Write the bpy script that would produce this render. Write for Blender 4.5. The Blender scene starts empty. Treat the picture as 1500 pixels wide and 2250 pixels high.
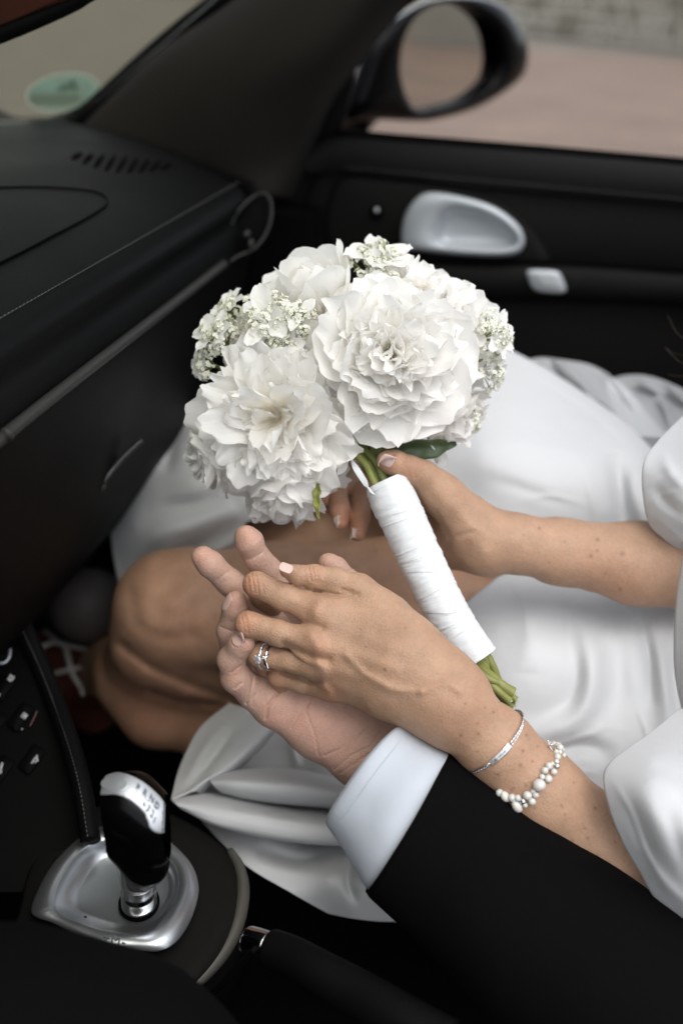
import bpy, math, random
import numpy as np
from mathutils import Matrix, Vector
random.seed(7); RNG = np.random.default_rng(11)
sc = bpy.context.scene
COL = sc.collection
# ------------------------------------------------------------------ camera
F = 2187.5                       # focal length in photo pixels (35 mm lens, 36 mm tall frame, 1500 x 2250)
U0, V0 = 750.0, 1125.0
EYE = np.array([0.0, 0.0, 1.10])
cx = np.array([0.207, 0.456, -0.865]); cx /= np.linalg.norm(cx)
cy = np.array([-0.9773, 0.1399, -0.1589]); cy -= cy.dot(cx) * cx; cy /= np.linalg.norm(cy)
cz = np.cross(cx, cy)
R = np.stack([cx, cy, cz])       # maps camera (right, up, back) to car axes (X right, Y forward, Z up)
cam = bpy.data.cameras.new('camera'); camo = bpy.data.objects.new('camera', cam); COL.objects.link(camo)
M = Matrix([[*R[0], EYE[0]], [*R[1], EYE[1]], [*R[2], EYE[2]], [0, 0, 0, 1]])
camo.matrix_world = M
cam.sensor_fit = 'VERTICAL'; cam.sensor_height = 36; cam.lens = 35
cam.clip_start = 0.02; cam.clip_end = 500
cam.dof.use_dof = True; cam.dof.focus_distance = 0.675; cam.dof.aperture_fstop = 2.8
sc.camera = camo
# ------------------------------------------------------------------ world, sun, exposure
SUN_EL, SUN_AZ = 66, 232          # azimuth measured from car-forward towards the passenger side
world = bpy.data.worlds.new('World'); sc.world = world; world.use_nodes = True
wn = world.node_tree; wn.nodes.clear()
sky = wn.nodes.new('ShaderNodeTexSky'); sky.sky_type = 'NISHITA'; sky.sun_disc = False
sky.sun_elevation = math.radians(SUN_EL); sky.sun_rotation = math.radians(SUN_AZ)
sky.air_density = 1.0; sky.dust_density = 2.0; sky.ozone_density = 0.6
hs = wn.nodes.new('ShaderNodeHueSaturation'); hs.inputs['Saturation'].default_value = 0.30
bg = wn.nodes.new('ShaderNodeBackground'); bg.inputs['Strength'].default_value = 0.15
wo = wn.nodes.new('ShaderNodeOutputWorld')
wn.links.new(sky.outputs[0], hs.inputs['Color']); wn.links.new(hs.outputs[0], bg.inputs[0]); wn.links.new(bg.outputs[0], wo.inputs[0])
sun = bpy.data.lights.new('sun', 'SUN'); sun.energy = 0.75; sun.angle = math.radians(60); sun.color = (1.0, 0.97, 0.93)
suno = bpy.data.objects.new('sun', sun); COL.objects.link(suno)
_sd = Vector((math.sin(math.radians(SUN_AZ)) * math.cos(math.radians(SUN_EL)), math.cos(math.radians(SUN_AZ)) * math.cos(math.radians(SUN_EL)), math.sin(math.radians(SUN_EL))))
suno.rotation_euler = _sd.to_track_quat('Z', 'Y').to_euler()
sc.view_settings.view_transform = 'Standard'; sc.view_settings.look = 'None'
sc.view_settings.gamma = 1; sc.view_settings.exposure = 1.04
sc.render.engine = 'CYCLES'
sc.cycles.use_denoising = True
sc.cycles.max_bounces = 16; sc.cycles.diffuse_bounces = 12; sc.cycles.transmission_bounces = 12; sc.cycles.transparent_max_bounces = 12
sc.cycles.sample_clamp_indirect = 8
# ------------------------------------------------------------------ geometry helpers
def C(u, v, d):
    """camera-space point (right, down, forward) in metres"""
    return np.array([(u - U0) * d / F, (v - V0) * d / F, d])
def W(p):
    """camera space -> world (array of points)"""
    p = np.atleast_2d(np.asarray(p, float))
    q = np.stack([p[:, 0], -p[:, 1], -p[:, 2]], 1)
    return q @ R.T + EYE
def P(u, v, d): return W(C(u, v, d))[0]
def toC(w):
    q = (np.atleast_2d(w) - EYE) @ R
    return np.stack([q[:, 0], -q[:, 1], -q[:, 2]], 1)
def ray(u, v): return P(u, v, 1.0) - EYE
def PX(u, v, x): r = ray(u, v); return EYE + r * ((x - EYE[0]) / r[0])
def PY(u, v, y): r = ray(u, v); return EYE + r * ((y - EYE[1]) / r[1])
def PZ(u, v, z): r = ray(u, v); return EYE + r * ((z - EYE[2]) / r[2])
def mesh(name, V, Fc, mat=None, parent=None, smooth=True, cols=None, kind=None, label=None):
    me = bpy.data.meshes.new(name)
    V = np.asarray(V, float)
    if isinstance(Fc, np.ndarray):
        nf, k = Fc.shape
        me.vertices.add(len(V)); me.vertices.foreach_set('co', V.ravel())
        me.loops.add(nf * k); me.loops.foreach_set('vertex_index', Fc.ravel().astype(np.int32))
        me.polygons.add(nf); me.polygons.foreach_set('loop_start', np.arange(0, nf * k, k, dtype=np.int32))
        me.polygons.foreach_set('loop_total', np.full(nf, k, dtype=np.int32))
        me.update(calc_edges=True)
    else:
        me.from_pydata([tuple(v) for v in V], [], [tuple(f) for f in Fc])
    if smooth: me.polygons.foreach_set('use_smooth', [True] * len(me.polygons))
    if cols is not None:
        a = me.color_attributes.new('tint', 'FLOAT_COLOR', 'POINT')
        c = np.ones((len(V), 4)); c[:, :cols.shape[1]] = cols; a.data.foreach_set('color', c.ravel())
    me.validate(); me.update()
    o = bpy.data.objects.new(name, me); COL.objects.link(o)
    if mat: me.materials.append(mat)
    if parent is not None:
        o.parent = parent
        if '_loc' in parent: o.matrix_parent_inverse = Matrix.Translation(-Vector(parent['_loc']))
    if kind: o['kind'] = kind
    if label: o['label'] = label
    return o
def thing(name, loc, label, cat, group=None):
    o = bpy.data.objects.new(name, None); COL.objects.link(o); o.location = Vector(loc); o.empty_display_size = 0.05
    o['_loc'] = [float(x) for x in loc]
    o['label'] = label; o['category'] = cat
    if group: o['group'] = group
    return o
def tag(o, label, cat, group=None):
    o['label'] = label; o['category'] = cat
    if group: o['group'] = group
    return o
class MB:
    """collects pieces of one mesh"""
    def __init__(s): s.V = []; s.F = []; s.n = 0; s.c = []
    def add(s, V, Fc, col=None):
        V = np.asarray(V, float); s.V.append(V); s.F += [tuple(int(i) + s.n for i in f) for f in Fc]; s.n += len(V)
        s.c.append(np.tile(col, (len(V), 1)) if col is not None and np.ndim(col) == 1 else (col if col is not None else np.ones((len(V), 3))))
    def build(s, name, mat, parent=None, smooth=True, cols=False, **k):
        return mesh(name, np.concatenate(s.V), s.F, mat, parent, smooth, cols=np.concatenate(s.c) if cols else None, **k)
def grid_faces(nu, nv, closed_u=False, flip=False):
    f = []
    for j in range(nv - 1):
        for i in range(nu if closed_u else nu - 1):
            a = j * nu + i; b = j * nu + (i + 1) % nu
            q = (a, b, b + nu, a + nu); f.append(q[::-1] if flip else q)
    return f
def crom(P_, n, closed=False):
    """Catmull-Rom resample of control points to n points, even by arc length"""
    P_ = np.asarray(P_, float); m = len(P_)
    if closed: Q = np.concatenate([P_[-1:], P_, P_[:2]])
    else: Q = np.concatenate([2 * P_[:1] - P_[1:2], P_, 2 * P_[-1:] - P_[-2:-1]])
    seg = m if closed else m - 1
    t = np.linspace(0, 1, 25)[:-1, None]; out = []
    for i in range(seg):
        a, b, c, d = Q[i:i + 4]
        out.append(0.5 * (2 * b + (c - a) * t + (2 * a - 5 * b + 4 * c - d) * t ** 2 + (3 * b - a - 3 * c + d) * t ** 3))
    out.append(P_[:1] if closed else P_[-1:]); X = np.concatenate(out)
    L = np.concatenate([[0], np.cumsum(np.linalg.norm(np.diff(X, axis=0), axis=1))])
    s = np.linspace(0, L[-1], n + 1)[:-1] if closed else np.linspace(0, L[-1], n)
    return np.stack([np.interp(s, L, X[:, k]) for k in range(X.shape[1])], 1)
def frames(X):
    T = np.gradient(X, axis=0); T /= np.linalg.norm(T, axis=1)[:, None] + 1e-12
    N = np.zeros_like(X); ref = np.array([0, 0, 1.0]) if abs(T[0][2]) < .9 else np.array([1.0, 0, 0])
    n = np.cross(T[0], ref); n /= np.linalg.norm(n)
    for i in range(len(X)):
        n = n - n.dot(T[i]) * T[i]; n /= np.linalg.norm(n); N[i] = n
    return T, N, np.cross(T, N)
def tube(X, r, n=12, caps=True, sq=None):
    """tube round the world-space line X; r number or array; returns V, F"""
    X = np.asarray(X, float); r = np.broadcast_to(r, (len(X),)); T, N, B = frames(X)
    a = np.linspace(0, 2 * np.pi, n, endpoint=False)
    ca, sa = np.cos(a), np.sin(a)
    if sq: ca, sa = ca * sq[0], sa * sq[1]
    V = (X[:, None] + r[:, None, None] * (ca[None, :, None] * N[:, None] + sa[None, :, None] * B[:, None])).reshape(-1, 3)
    Fc = grid_faces(n, len(X), True)
    if caps: Fc = Fc + [tuple(range(n))[::-1], tuple(range((len(X) - 1) * n, len(X) * n))]
    return V, Fc
def ringloft(rings, cap0=True, cap1=True, flip=False):
    n = len(rings[0]); V = np.concatenate(rings); Fc = grid_faces(n, len(rings), True, flip)
    if cap0: Fc.append(tuple(range(n)) if flip else tuple(range(n))[::-1])
    b = (len(rings) - 1) * n
    if cap1: Fc.append(tuple(range(b, b + n))[::-1] if flip else tuple(range(b, b + n)))
    return V, Fc
def outl(pts, n=48): return crom(np.array(pts, float), n, True)
def shrink(O, px):
    c = O.mean(0); T = np.roll(O, -1, 0) - np.roll(O, 1, 0); N = np.stack([T[:, 1], -T[:, 0]], 1); N /= np.linalg.norm(N, axis=1)[:, None] + 1e-9
    if ((O - c) * N).sum() < 0: N = -N
    return O - N * px
def ball(c, r, nu=16, nv=10, sc3=(1, 1, 1), rot=None):
    th = np.linspace(0, np.pi, nv); ph = np.linspace(0, 2 * np.pi, nu, endpoint=False)
    V = np.array([[math.sin(t) * math.cos(p), math.sin(t) * math.sin(p), math.cos(t)] for t in th for p in ph]) * r * np.array(sc3)
    if rot is not None: V = V @ np.asarray(rot).T
    return V + np.asarray(c), grid_faces(nu, nv, True, True)
def box(c, s, rot=None, bev=0.0):
    x, y, z = np.array(s) / 2.0
    V = []
    for sx in (-1, 1):
        for sy in (-1, 1):
            for sz in (-1, 1): V.append((sx * x, sy * y, sz * z))
    V = np.array(V)
    if rot is not None: V = V @ np.asarray(rot).T
    return V + np.asarray(c), [(0, 1, 3, 2), (4, 6, 7, 5), (0, 4, 5, 1), (2, 3, 7, 6), (0, 2, 6, 4), (1, 5, 7, 3)]
def addmod(o, t, **k):
    m = o.modifiers.new(t.lower(), t)
    for a, b in k.items(): setattr(m, a, b)
    return m
# smooth value noise on points (cheap, deterministic)
def vnoise(p, seed=0):
    p = np.asarray(p, float); i = np.floor(p).astype(np.int64); f = p - i; f = f * f * (3 - 2 * f); r = 0
    def h(ix):
        n = ix[:, 0] * 374761393 + ix[:, 1] * 668265263 + ix[:, 2] * 2147483647 % 1000003 + seed * 1442695041
        n = (n ^ (n >> 13)) * 1274126177; n = n ^ (n >> 16)
        return (n & 0xffff) / 32768.0 - 1
    for a in (0, 1):
        for b in (0, 1):
            for c in (0, 1):
                w = (f[:, 0] if a else 1 - f[:, 0]) * (f[:, 1] if b else 1 - f[:, 1]) * (f[:, 2] if c else 1 - f[:, 2])
                r = r + w * h(i + np.array([a, b, c]))
    return r
# ------------------------------------------------------------------ implicit surfaces (for bodies)
def rcone(p, a, b, r1, r2):
    """distance to a tapered capsule"""
    ba = b - a; l2 = ba.dot(ba) + 1e-12; t = np.clip(((p - a) @ ba) / l2, 0, 1)
    return np.linalg.norm(p - (a + t[:, None] * ba), axis=1) - (r1 + (r2 - r1) * t)
def smin(a, b, k):
    h = np.maximum(k - np.abs(a - b), 0) / k
    return np.minimum(a, b) - h * h * k * .25
def J(u, v, d, rpx): return (C(u, v, d), rpx * d / F)
def chain(p, js, k=0.003):
    out = None
    for (a, ra), (b, rb) in zip(js[:-1], js[1:]):
        x = rcone(p, a, b, ra, rb); out = x if out is None else smin(out, x, k)
    return out
def pix(p):
    return np.stack([p[:, 0] / p[:, 2] * F + U0, p[:, 1] / p[:, 2] * F + V0], 1)
def dpoly(q, pts):
    """distance in pixels from points q to a 2D polyline"""
    pts = np.asarray(pts, float); best = np.full(len(q), 1e9)
    for a, b in zip(pts[:-1], pts[1:]):
        ba = b - a; t = np.clip(((q - a) @ ba) / (ba.dot(ba) + 1e-9), 0, 1)
        best = np.minimum(best, np.linalg.norm(q - (a + t[:, None] * ba), axis=1))
    return best
def dpolyt(q, pts):
    """distance to a 2D polyline and the share of its length where that point lies"""
    pts = np.asarray(pts, float); best = np.full(len(q), 1e9); bt = np.zeros(len(q)); L = np.concatenate([[0], np.cumsum(np.linalg.norm(np.diff(pts, axis=0), axis=1))])
    for i, (a, b) in enumerate(zip(pts[:-1], pts[1:])):
        ba = b - a; t = np.clip(((q - a) @ ba) / (ba.dot(ba) + 1e-9), 0, 1); d = np.linalg.norm(q - (a + t[:, None] * ba), axis=1); m = d < best
        best = np.where(m, d, best); bt = np.where(m, (L[i] + t * (L[i + 1] - L[i])) / L[-1], bt)
    return best, bt
def surface(f, lo, hi, h, subdiv=1, iters=3):
    """surface nets on f over the box, then subdivide and pull the points onto f = 0"""
    lo = np.array(lo, float); n = np.ceil((np.array(hi) - lo) / h).astype(int) + 1
    ax = [lo[k] + h * np.arange(n[k]) for k in range(3)]
    # coarse pass, to know where the surface can be
    B = 6; nb = (n + B - 1) // B
    cc = [lo[k] + h * (np.arange(nb[k]) * B + B / 2) for k in range(3)]
    G = np.stack(np.meshgrid(*cc, indexing='ij'), -1).reshape(-1, 3); cv = f(G)
    near = np.abs(cv) < h * B * 1.3
    D = np.repeat(np.repeat(np.repeat(cv.reshape(nb), B, 0), B, 1), B, 2)[:n[0], :n[1], :n[2]].copy()
    mk = np.repeat(np.repeat(np.repeat(near.reshape(nb), B, 0), B, 1), B, 2)[:n[0], :n[1], :n[2]]
    I = np.argwhere(mk); D[mk] = f(lo + h * I)
    s = D < 0
    c = np.zeros(tuple(n - 1), np.int8)
    for a in (0, 1):
        for b in (0, 1):
            for d in (0, 1): c += s[a:n[0] - 1 + a, b:n[1] - 1 + b, d:n[2] - 1 + d]
    cells = np.argwhere((c > 0) & (c < 8)); idx = -np.ones(tuple(n - 1), np.int64); idx[tuple(cells.T)] = np.arange(len(cells))
    acc = np.zeros((len(cells), 3)); cnt = np.zeros(len(cells))
    off = [np.array(o) for o in [(0, 0, 0), (0, 0, 1), (0, 1, 0), (0, 1, 1), (1, 0, 0), (1, 0, 1), (1, 1, 0), (1, 1, 1)]]
    for i in range(8):
        for j in range(i + 1, 8):
            if np.abs(off[i] - off[j]).sum() != 1: continue
            a = cells + off[i]; b = cells + off[j]; va = D[tuple(a.T)]; vb = D[tuple(b.T)]
            m = (va < 0) != (vb < 0); t = np.where(m, va / np.where(m, va - vb, 1), 0)
            acc[m] += (a + t[:, None] * (b - a))[m]; cnt[m] += 1
    V = lo + h * acc / cnt[:, None]
    Fs = []
    for k in range(3):
        a1, a2 = (k + 1) % 3, (k + 2) % 3
        sl0 = [slice(None)] * 3; sl1 = [slice(None)] * 3; sl0[k] = slice(0, -1); sl1[k] = slice(1, None)
        A, Bs = s[tuple(sl0)], s[tuple(sl1)]; E = np.argwhere(A != Bs); sg = A[tuple(E.T)]
        ok = (E[:, a1] > 0) & (E[:, a2] > 0) & (E[:, a1] < n[a1] - 1) & (E[:, a2] < n[a2] - 1); E = E[ok]; sg = sg[ok]
        def g(d1, d2):
            q = E.copy(); q[:, a1] -= d1; q[:, a2] -= d2; return idx[tuple(q.T)]
        q = np.stack([g(1, 1), g(0, 1), g(0, 0), g(1, 0)], 1); q[~sg] = q[~sg][:, ::-1]; Fs.append(q)
    Fq = np.concatenate(Fs); Fq = Fq[(Fq >= 0).all(1)]
    def grad(V, e=h * .3):
        g = np.stack([f(V + d) - f(V - d) for d in np.eye(3) * e], 1) / (2 * e); return g
    def pull(V, it):
        for _ in range(it):
            g = grad(V); l2 = (g * g).sum(1) + 1e-6; st = -f(V)[:, None] * g / l2[:, None]
            ln = np.linalg.norm(st, axis=1, keepdims=True); V = V + st * np.minimum(1, h * .5 / (ln + 1e-12))
        return V
    V = pull(V, 2)
    for _ in range(subdiv):
        e = np.sort(np.stack([Fq, np.roll(Fq, -1, 1)], -1).reshape(-1, 2), 1); key = e[:, 0] * len(V) + e[:, 1]
        uk, inv = np.unique(key, return_inverse=True); ue = np.stack([uk // len(V), uk % len(V)], 1)
        em = V[ue].mean(1); fm = V[Fq].mean(1); nv = len(V); ei = inv.reshape(-1, 4) + nv; fi = np.arange(len(Fq)) + nv + len(em)
        V = np.concatenate([V, em, fm])
        Fq = np.concatenate([np.stack([Fq[:, k], ei[:, k], fi, ei[:, k - 1]], 1) for k in range(4)])
        V = pull(V, 2)
    return V, Fq
def march(f, o, d, tmax=0.2):
    """from a point inside f go along d until the surface (camera space)"""
    ts = np.linspace(0, tmax, 400); v = f(o + ts[:, None] * d); k = np.argmax(v > 0)
    return o + d * ts[k]
# ------------------------------------------------------------------ materials
def newmat(name):
    m = bpy.data.materials.new(name); m.use_nodes = True; nt = m.node_tree; return m, nt, nt.nodes['Principled BSDF']
def nd(nt, t, **k):
    n = nt.nodes.new(t)
    for a, b in k.items():
        if a in n.inputs.keys(): n.inputs[a].default_value = b
        else: setattr(n, a, b)
    return n
def plain(name, col, rough=.5, metal=0, spec=.5, nscale=0, namt=0, bump=0, bscale=200, bdist=.001, sheen=0, coat=0, vary=.0, vscale=20):
    m, nt, b = newmat(name); L = nt.links
    b.inputs['Base Color'].default_value = (*col, 1); b.inputs['Roughness'].default_value = rough
    b.inputs['Metallic'].default_value = metal; b.inputs['Specular IOR Level'].default_value = spec
    b.inputs['Sheen Weight'].default_value = sheen; b.inputs['Coat Weight'].default_value = coat
    tc = nd(nt, 'ShaderNodeTexCoord')
    if vary:
        n = nd(nt, 'ShaderNodeTexNoise', Scale=vscale, Detail=4.0); L.new(tc.outputs['Object'], n.inputs['Vector'])
        mx = nd(nt, 'ShaderNodeMix'); mx.data_type = 'RGBA'
        mx.inputs['A'].default_value = (*[c * (1 - vary) for c in col], 1); mx.inputs['B'].default_value = (*[min(1, c * (1 + vary)) for c in col], 1)
        L.new(n.outputs['Fac'], mx.inputs['Factor']); L.new(mx.outputs['Result'], b.inputs['Base Color'])
        r = nd(nt, 'ShaderNodeMapRange'); r.inputs['To Min'].default_value = max(0, rough - .08); r.inputs['To Max'].default_value = min(1, rough + .08)
        L.new(n.outputs['Fac'], r.inputs['Value']); L.new(r.outputs[0], b.inputs['Roughness'])
    if bump:
        n = nd(nt, 'ShaderNodeTexNoise', Scale=bscale, Detail=6.0); L.new(tc.outputs['Object'], n.inputs['Vector'])
        bp = nd(nt, 'ShaderNodeBump', Strength=bump, Distance=bdist); L.new(n.outputs['Fac'], bp.inputs['Height']); L.new(bp.outputs[0], b.inputs['Normal'])
    return m
def leather(name, col, rough=.5, scale=900):
    m, nt, b = newmat(name); L = nt.links
    b.inputs['Base Color'].default_value = (*col, 1); b.inputs['Roughness'].default_value = rough; b.inputs['Specular IOR Level'].default_value = .06
    tc = nd(nt, 'ShaderNodeTexCoord'); v = nd(nt, 'ShaderNodeTexVoronoi', Scale=float(scale)); L.new(tc.outputs['Object'], v.inputs['Vector'])
    n = nd(nt, 'ShaderNodeTexNoise', Scale=8.0, Detail=5.0); L.new(tc.outputs['Object'], n.inputs['Vector'])
    r = nd(nt, 'ShaderNodeMapRange'); r.inputs['To Min'].default_value = rough - .1; r.inputs['To Max'].default_value = rough + .12; L.new(n.outputs['Fac'], r.inputs['Value']); L.new(r.outputs[0], b.inputs['Roughness'])
    bp = nd(nt, 'ShaderNodeBump', Strength=.35, Distance=.0003); L.new(v.outputs['Distance'], bp.inputs['Height']); L.new(bp.outputs[0], b.inputs['Normal'])
    return m
def skin(name):
    m, nt, b = newmat(name); L = nt.links
    at = nd(nt, 'ShaderNodeAttribute', attribute_name='tint'); tc = nd(nt, 'ShaderNodeTexCoord')
    n1 = nd(nt, 'ShaderNodeTexNoise', Scale=60.0, Detail=5.0); L.new(tc.outputs['Object'], n1.inputs['Vector'])
    n2 = nd(nt, 'ShaderNodeTexNoise', Scale=420.0, Detail=3.0); L.new(tc.outputs['Object'], n2.inputs['Vector'])
    mr = nd(nt, 'ShaderNodeMapRange'); mr.inputs['From Min'].default_value = .3; mr.inputs['From Max'].default_value = .7; mr.inputs['To Min'].default_value = .9; mr.inputs['To Max'].default_value = 1.09
    L.new(n1.outputs['Fac'], mr.inputs['Value'])
    m2 = nd(nt, 'ShaderNodeMapRange'); m2.inputs['From Min'].default_value = .35; m2.inputs['From Max'].default_value = .65; m2.inputs['To Min'].default_value = .95; m2.inputs['To Max'].default_value = 1.04
    L.new(n2.outputs['Fac'], m2.inputs['Value'])
    mm = nd(nt, 'ShaderNodeMath', operation='MULTIPLY'); L.new(mr.outputs[0], mm.inputs[0]); L.new(m2.outputs[0], mm.inputs[1])
    vm = nd(nt, 'ShaderNodeVectorMath', operation='SCALE'); L.new(at.outputs['Color'], vm.inputs[0]); L.new(mm.outputs[0], vm.inputs['Scale'])
    L.new(vm.outputs[0], b.inputs['Base Color'])
    b.inputs['Roughness'].default_value = .52; b.inputs['Specular IOR Level'].default_value = .38
    b.inputs['Subsurface Weight'].default_value = .35; b.inputs['Subsurface Radius'].default_value = (1.0, .35, .2); b.inputs['Subsurface Scale'].default_value = .0035
    v = nd(nt, 'ShaderNodeTexVoronoi', Scale=750.0); L.new(tc.outputs['Object'], v.inputs['Vector'])
    w = nd(nt, 'ShaderNodeTexNoise', Scale=900.0, Detail=4.0); L.new(tc.outputs['Object'], w.inputs['Vector'])
    ad = nd(nt, 'ShaderNodeMath', operation='ADD'); L.new(v.outputs['Distance'], ad.inputs[0]); L.new(w.outputs['Fac'], ad.inputs[1])
    bp = nd(nt, 'ShaderNodeBump', Strength=.6, Distance=.0004); L.new(ad.outputs[0], bp.inputs['Height']); L.new(bp.outputs[0], b.inputs['Normal'])
    return m
def cloth(name, col, rough=.55, sheen=.3, weave=1400, bump=.3, bd=.0002, trans=0.0, soft=0.5):
    m, nt, b = newmat(name); L = nt.links; tc = nd(nt, 'ShaderNodeTexCoord')
    b.inputs['Roughness'].default_value = rough; b.inputs['Sheen Weight'].default_value = sheen; b.inputs['Sheen Roughness'].default_value = .4
    b.inputs['Specular IOR Level'].default_value = .18
    n = nd(nt, 'ShaderNodeTexNoise', Scale=9.0, Detail=4.0); L.new(tc.outputs['Object'], n.inputs['Vector'])
    mx = nd(nt, 'ShaderNodeMix'); mx.data_type = 'RGBA'; mx.inputs['A'].default_value = (*[c * .95 for c in col], 1); mx.inputs['B'].default_value = (*col, 1)
    L.new(n.outputs['Fac'], mx.inputs['Factor']); L.new(mx.outputs['Result'], b.inputs['Base Color'])
    w1 = nd(nt, 'ShaderNodeTexWave', Scale=float(weave) / 6, Distortion=.6); w1.bands_direction = 'X'; L.new(tc.outputs['Object'], w1.inputs['Vector'])
    w2 = nd(nt, 'ShaderNodeTexWave', Scale=float(weave) / 6, Distortion=.6); w2.bands_direction = 'Z'; L.new(tc.outputs['Object'], w2.inputs['Vector'])
    big = nd(nt, 'ShaderNodeTexNoise', Scale=28.0, Detail=3.0); L.new(tc.outputs['Object'], big.inputs['Vector'])
    ad = nd(nt, 'ShaderNodeMath', operation='ADD'); L.new(w1.outputs['Fac'], ad.inputs[0]); L.new(w2.outputs['Fac'], ad.inputs[1])
    bp = nd(nt, 'ShaderNodeBump', Strength=bump, Distance=bd); L.new(ad.outputs[0], bp.inputs['Height'])
    b2 = nd(nt, 'ShaderNodeBump', Strength=soft, Distance=.004); L.new(big.outputs['Fac'], b2.inputs['Height']); L.new(b2.outputs[0], bp.inputs['Normal']); L.new(bp.outputs[0], b.inputs['Normal'])
    if trans: 
        tr = nd(nt, 'ShaderNodeBsdfTranslucent'); tr.inputs['Color'].default_value = (*col, 1); ms = nd(nt, 'ShaderNodeMixShader'); ms.inputs[0].default_value = trans
        out = nt.nodes['Material Output']; L.new(b.outputs[0], ms.inputs[1]); L.new(tr.outputs[0], ms.inputs[2]); L.new(ms.outputs[0], out.inputs[0])
    return m
def petalmat():
    m, nt, b = newmat('petal white'); L = nt.links
    at = nd(nt, 'ShaderNodeAttribute', attribute_name='tint'); tc = nd(nt, 'ShaderNodeTexCoord')
    L.new(at.outputs['Color'], b.inputs['Base Color']); b.inputs['Roughness'].default_value = .5; b.inputs['Specular IOR Level'].default_value = .3; b.inputs['Sheen Weight'].default_value = .15
    w = nd(nt, 'ShaderNodeTexNoise', Scale=160.0, Detail=4.0); L.new(tc.outputs['Object'], w.inputs['Vector'])
    # veins run from the base to the tip: the position across the petal is stored in the alpha of the attribute
    cb = nd(nt, 'ShaderNodeCombineXYZ'); mu = nd(nt, 'ShaderNodeMath', operation='MULTIPLY'); mu.inputs[1].default_value = 9.0; L.new(at.outputs['Alpha'], mu.inputs[0]); L.new(mu.outputs[0], cb.inputs[0])
    vn = nd(nt, 'ShaderNodeTexNoise', Scale=2.2, Detail=3.0); L.new(cb.outputs[0], vn.inputs['Vector'])
    ad = nd(nt, 'ShaderNodeMath', operation='ADD'); L.new(w.outputs['Fac'], ad.inputs[0]); L.new(vn.outputs['Fac'], ad.inputs[1])
    bp = nd(nt, 'ShaderNodeBump', Strength=.4, Distance=.0009); L.new(ad.outputs[0], bp.inputs['Height']); L.new(bp.outputs[0], b.inputs['Normal'])
    tr = nd(nt, 'ShaderNodeBsdfTranslucent'); L.new(at.outputs['Color'], tr.inputs['Color']); ms = nd(nt, 'ShaderNodeMixShader'); ms.inputs[0].default_value = .42
    out = nt.nodes['Material Output']; L.new(b.outputs[0], ms.inputs[1]); L.new(tr.outputs[0], ms.inputs[2]); L.new(ms.outputs[0], out.inputs[0])
    return m
M_SKIN = skin('skin')
M_NAIL = plain('nail', (.62, .45, .40), rough=.18, spec=.6, coat=.4)
M_NAILM = plain('nail of man', (.50, .33, .28), rough=.35, spec=.5)
M_PETAL = petalmat()
M_DRESS = cloth('satin dress', (.545, .552, .563), rough=.62, sheen=.2, weave=2600, bump=.25, bd=.00012, soft=.35)
M_RIB = cloth('ribbon', (.74, .76, .78), rough=.5, sheen=.3, weave=1800, bump=.15, bd=.0001, soft=.3, trans=.1)
M_SHIRT = cloth('shirt cotton', (.455, .485, .535), rough=.7, sheen=.1, weave=3200, bump=.4, bd=.0001, soft=.25)
M_SUIT = cloth('suit wool', (.0022, .0020, .0022), rough=.9, sheen=0, weave=2600, bump=.3, bd=.0001, soft=.5)
M_SUIT.node_tree.nodes['Principled BSDF'].inputs['Specular IOR Level'].default_value = .06
M_LEATH = leather('black leather', (.0030, .0031, .0032), .52)
M_LEATH2 = leather('dark grey leather', (.0085, .0082, .0078), .55)
M_PAD = leather('door pad leather', (.0125, .0128, .0128), .5)
M_DARK = plain('black plastic', (.0018, .0018, .0018), rough=.6, spec=.05, bump=.2, bscale=700, bdist=.0002, vary=.2)
M_CARP = plain('black carpet', (.0025, .0025, .0025), rough=.95, spec=.05, bump=.6, bscale=900, bdist=.002)
M_GLOSS = plain('gloss black', (.002, .002, .002), rough=.22, spec=.14, vary=.1)
M_CAP = plain('satin silver cap', (.50, .52, .55), rough=.42, metal=.55, vary=.05)
M_SILV = plain('brushed aluminium', (.66, .68, .70), rough=.36, metal=.85, bump=.08, bscale=500, bdist=.0003, vary=.06)
M_SILV2 = plain('silver paint', (.46, .49, .52), rough=.38, metal=.35, vary=.06)
M_CHROME = plain('chrome', (.75, .75, .77), rough=.08, metal=1, vary=.03)
M_GREY = plain('warm grey trim', (.030, .029, .027), rough=.5, metal=.2, spec=.3, vary=.08, bump=.15, bscale=900, bdist=.0002)
M_THREAD = plain('grey thread', (.075, .075, .075), rough=.8)
M_STEM = plain('green stem', (.20, .21, .055), rough=.45, vary=.35, vscale=90, bump=.3, bscale=300, bdist=.0006)
M_STEM2 = plain('dark stem', (.10, .12, .03), rough=.5, vary=.35, vscale=90, bump=.3, bscale=300, bdist=.0006)
M_LEAF = plain('leaf', (.055, .085, .035), rough=.45, vary=.3, vscale=70, bump=.4, bscale=200, bdist=.0006)
M_CUT = plain('cut stem end', (.42, .44, .25), rough=.8, vary=.3, vscale=400, bump=.8, bscale=900, bdist=.0008)
M_FLORET = plain('white floret', (.80, .80, .72), rough=.6, vary=.05)
M_FGREEN = plain('yellow green floret heart', (.42, .44, .17), rough=.7, vary=.2, vscale=200)
M_CREAM = plain('cream flower heart', (.80, .70, .38), rough=.7, vary=.1)
M_PLATE = plain('selector plate metal', (.46, .48, .50), rough=.32, metal=.92, bump=.05, bscale=500, bdist=.0003, vary=.06)
M_GOLD = plain('white gold', (.80, .80, .82), rough=.10, metal=1)
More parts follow.
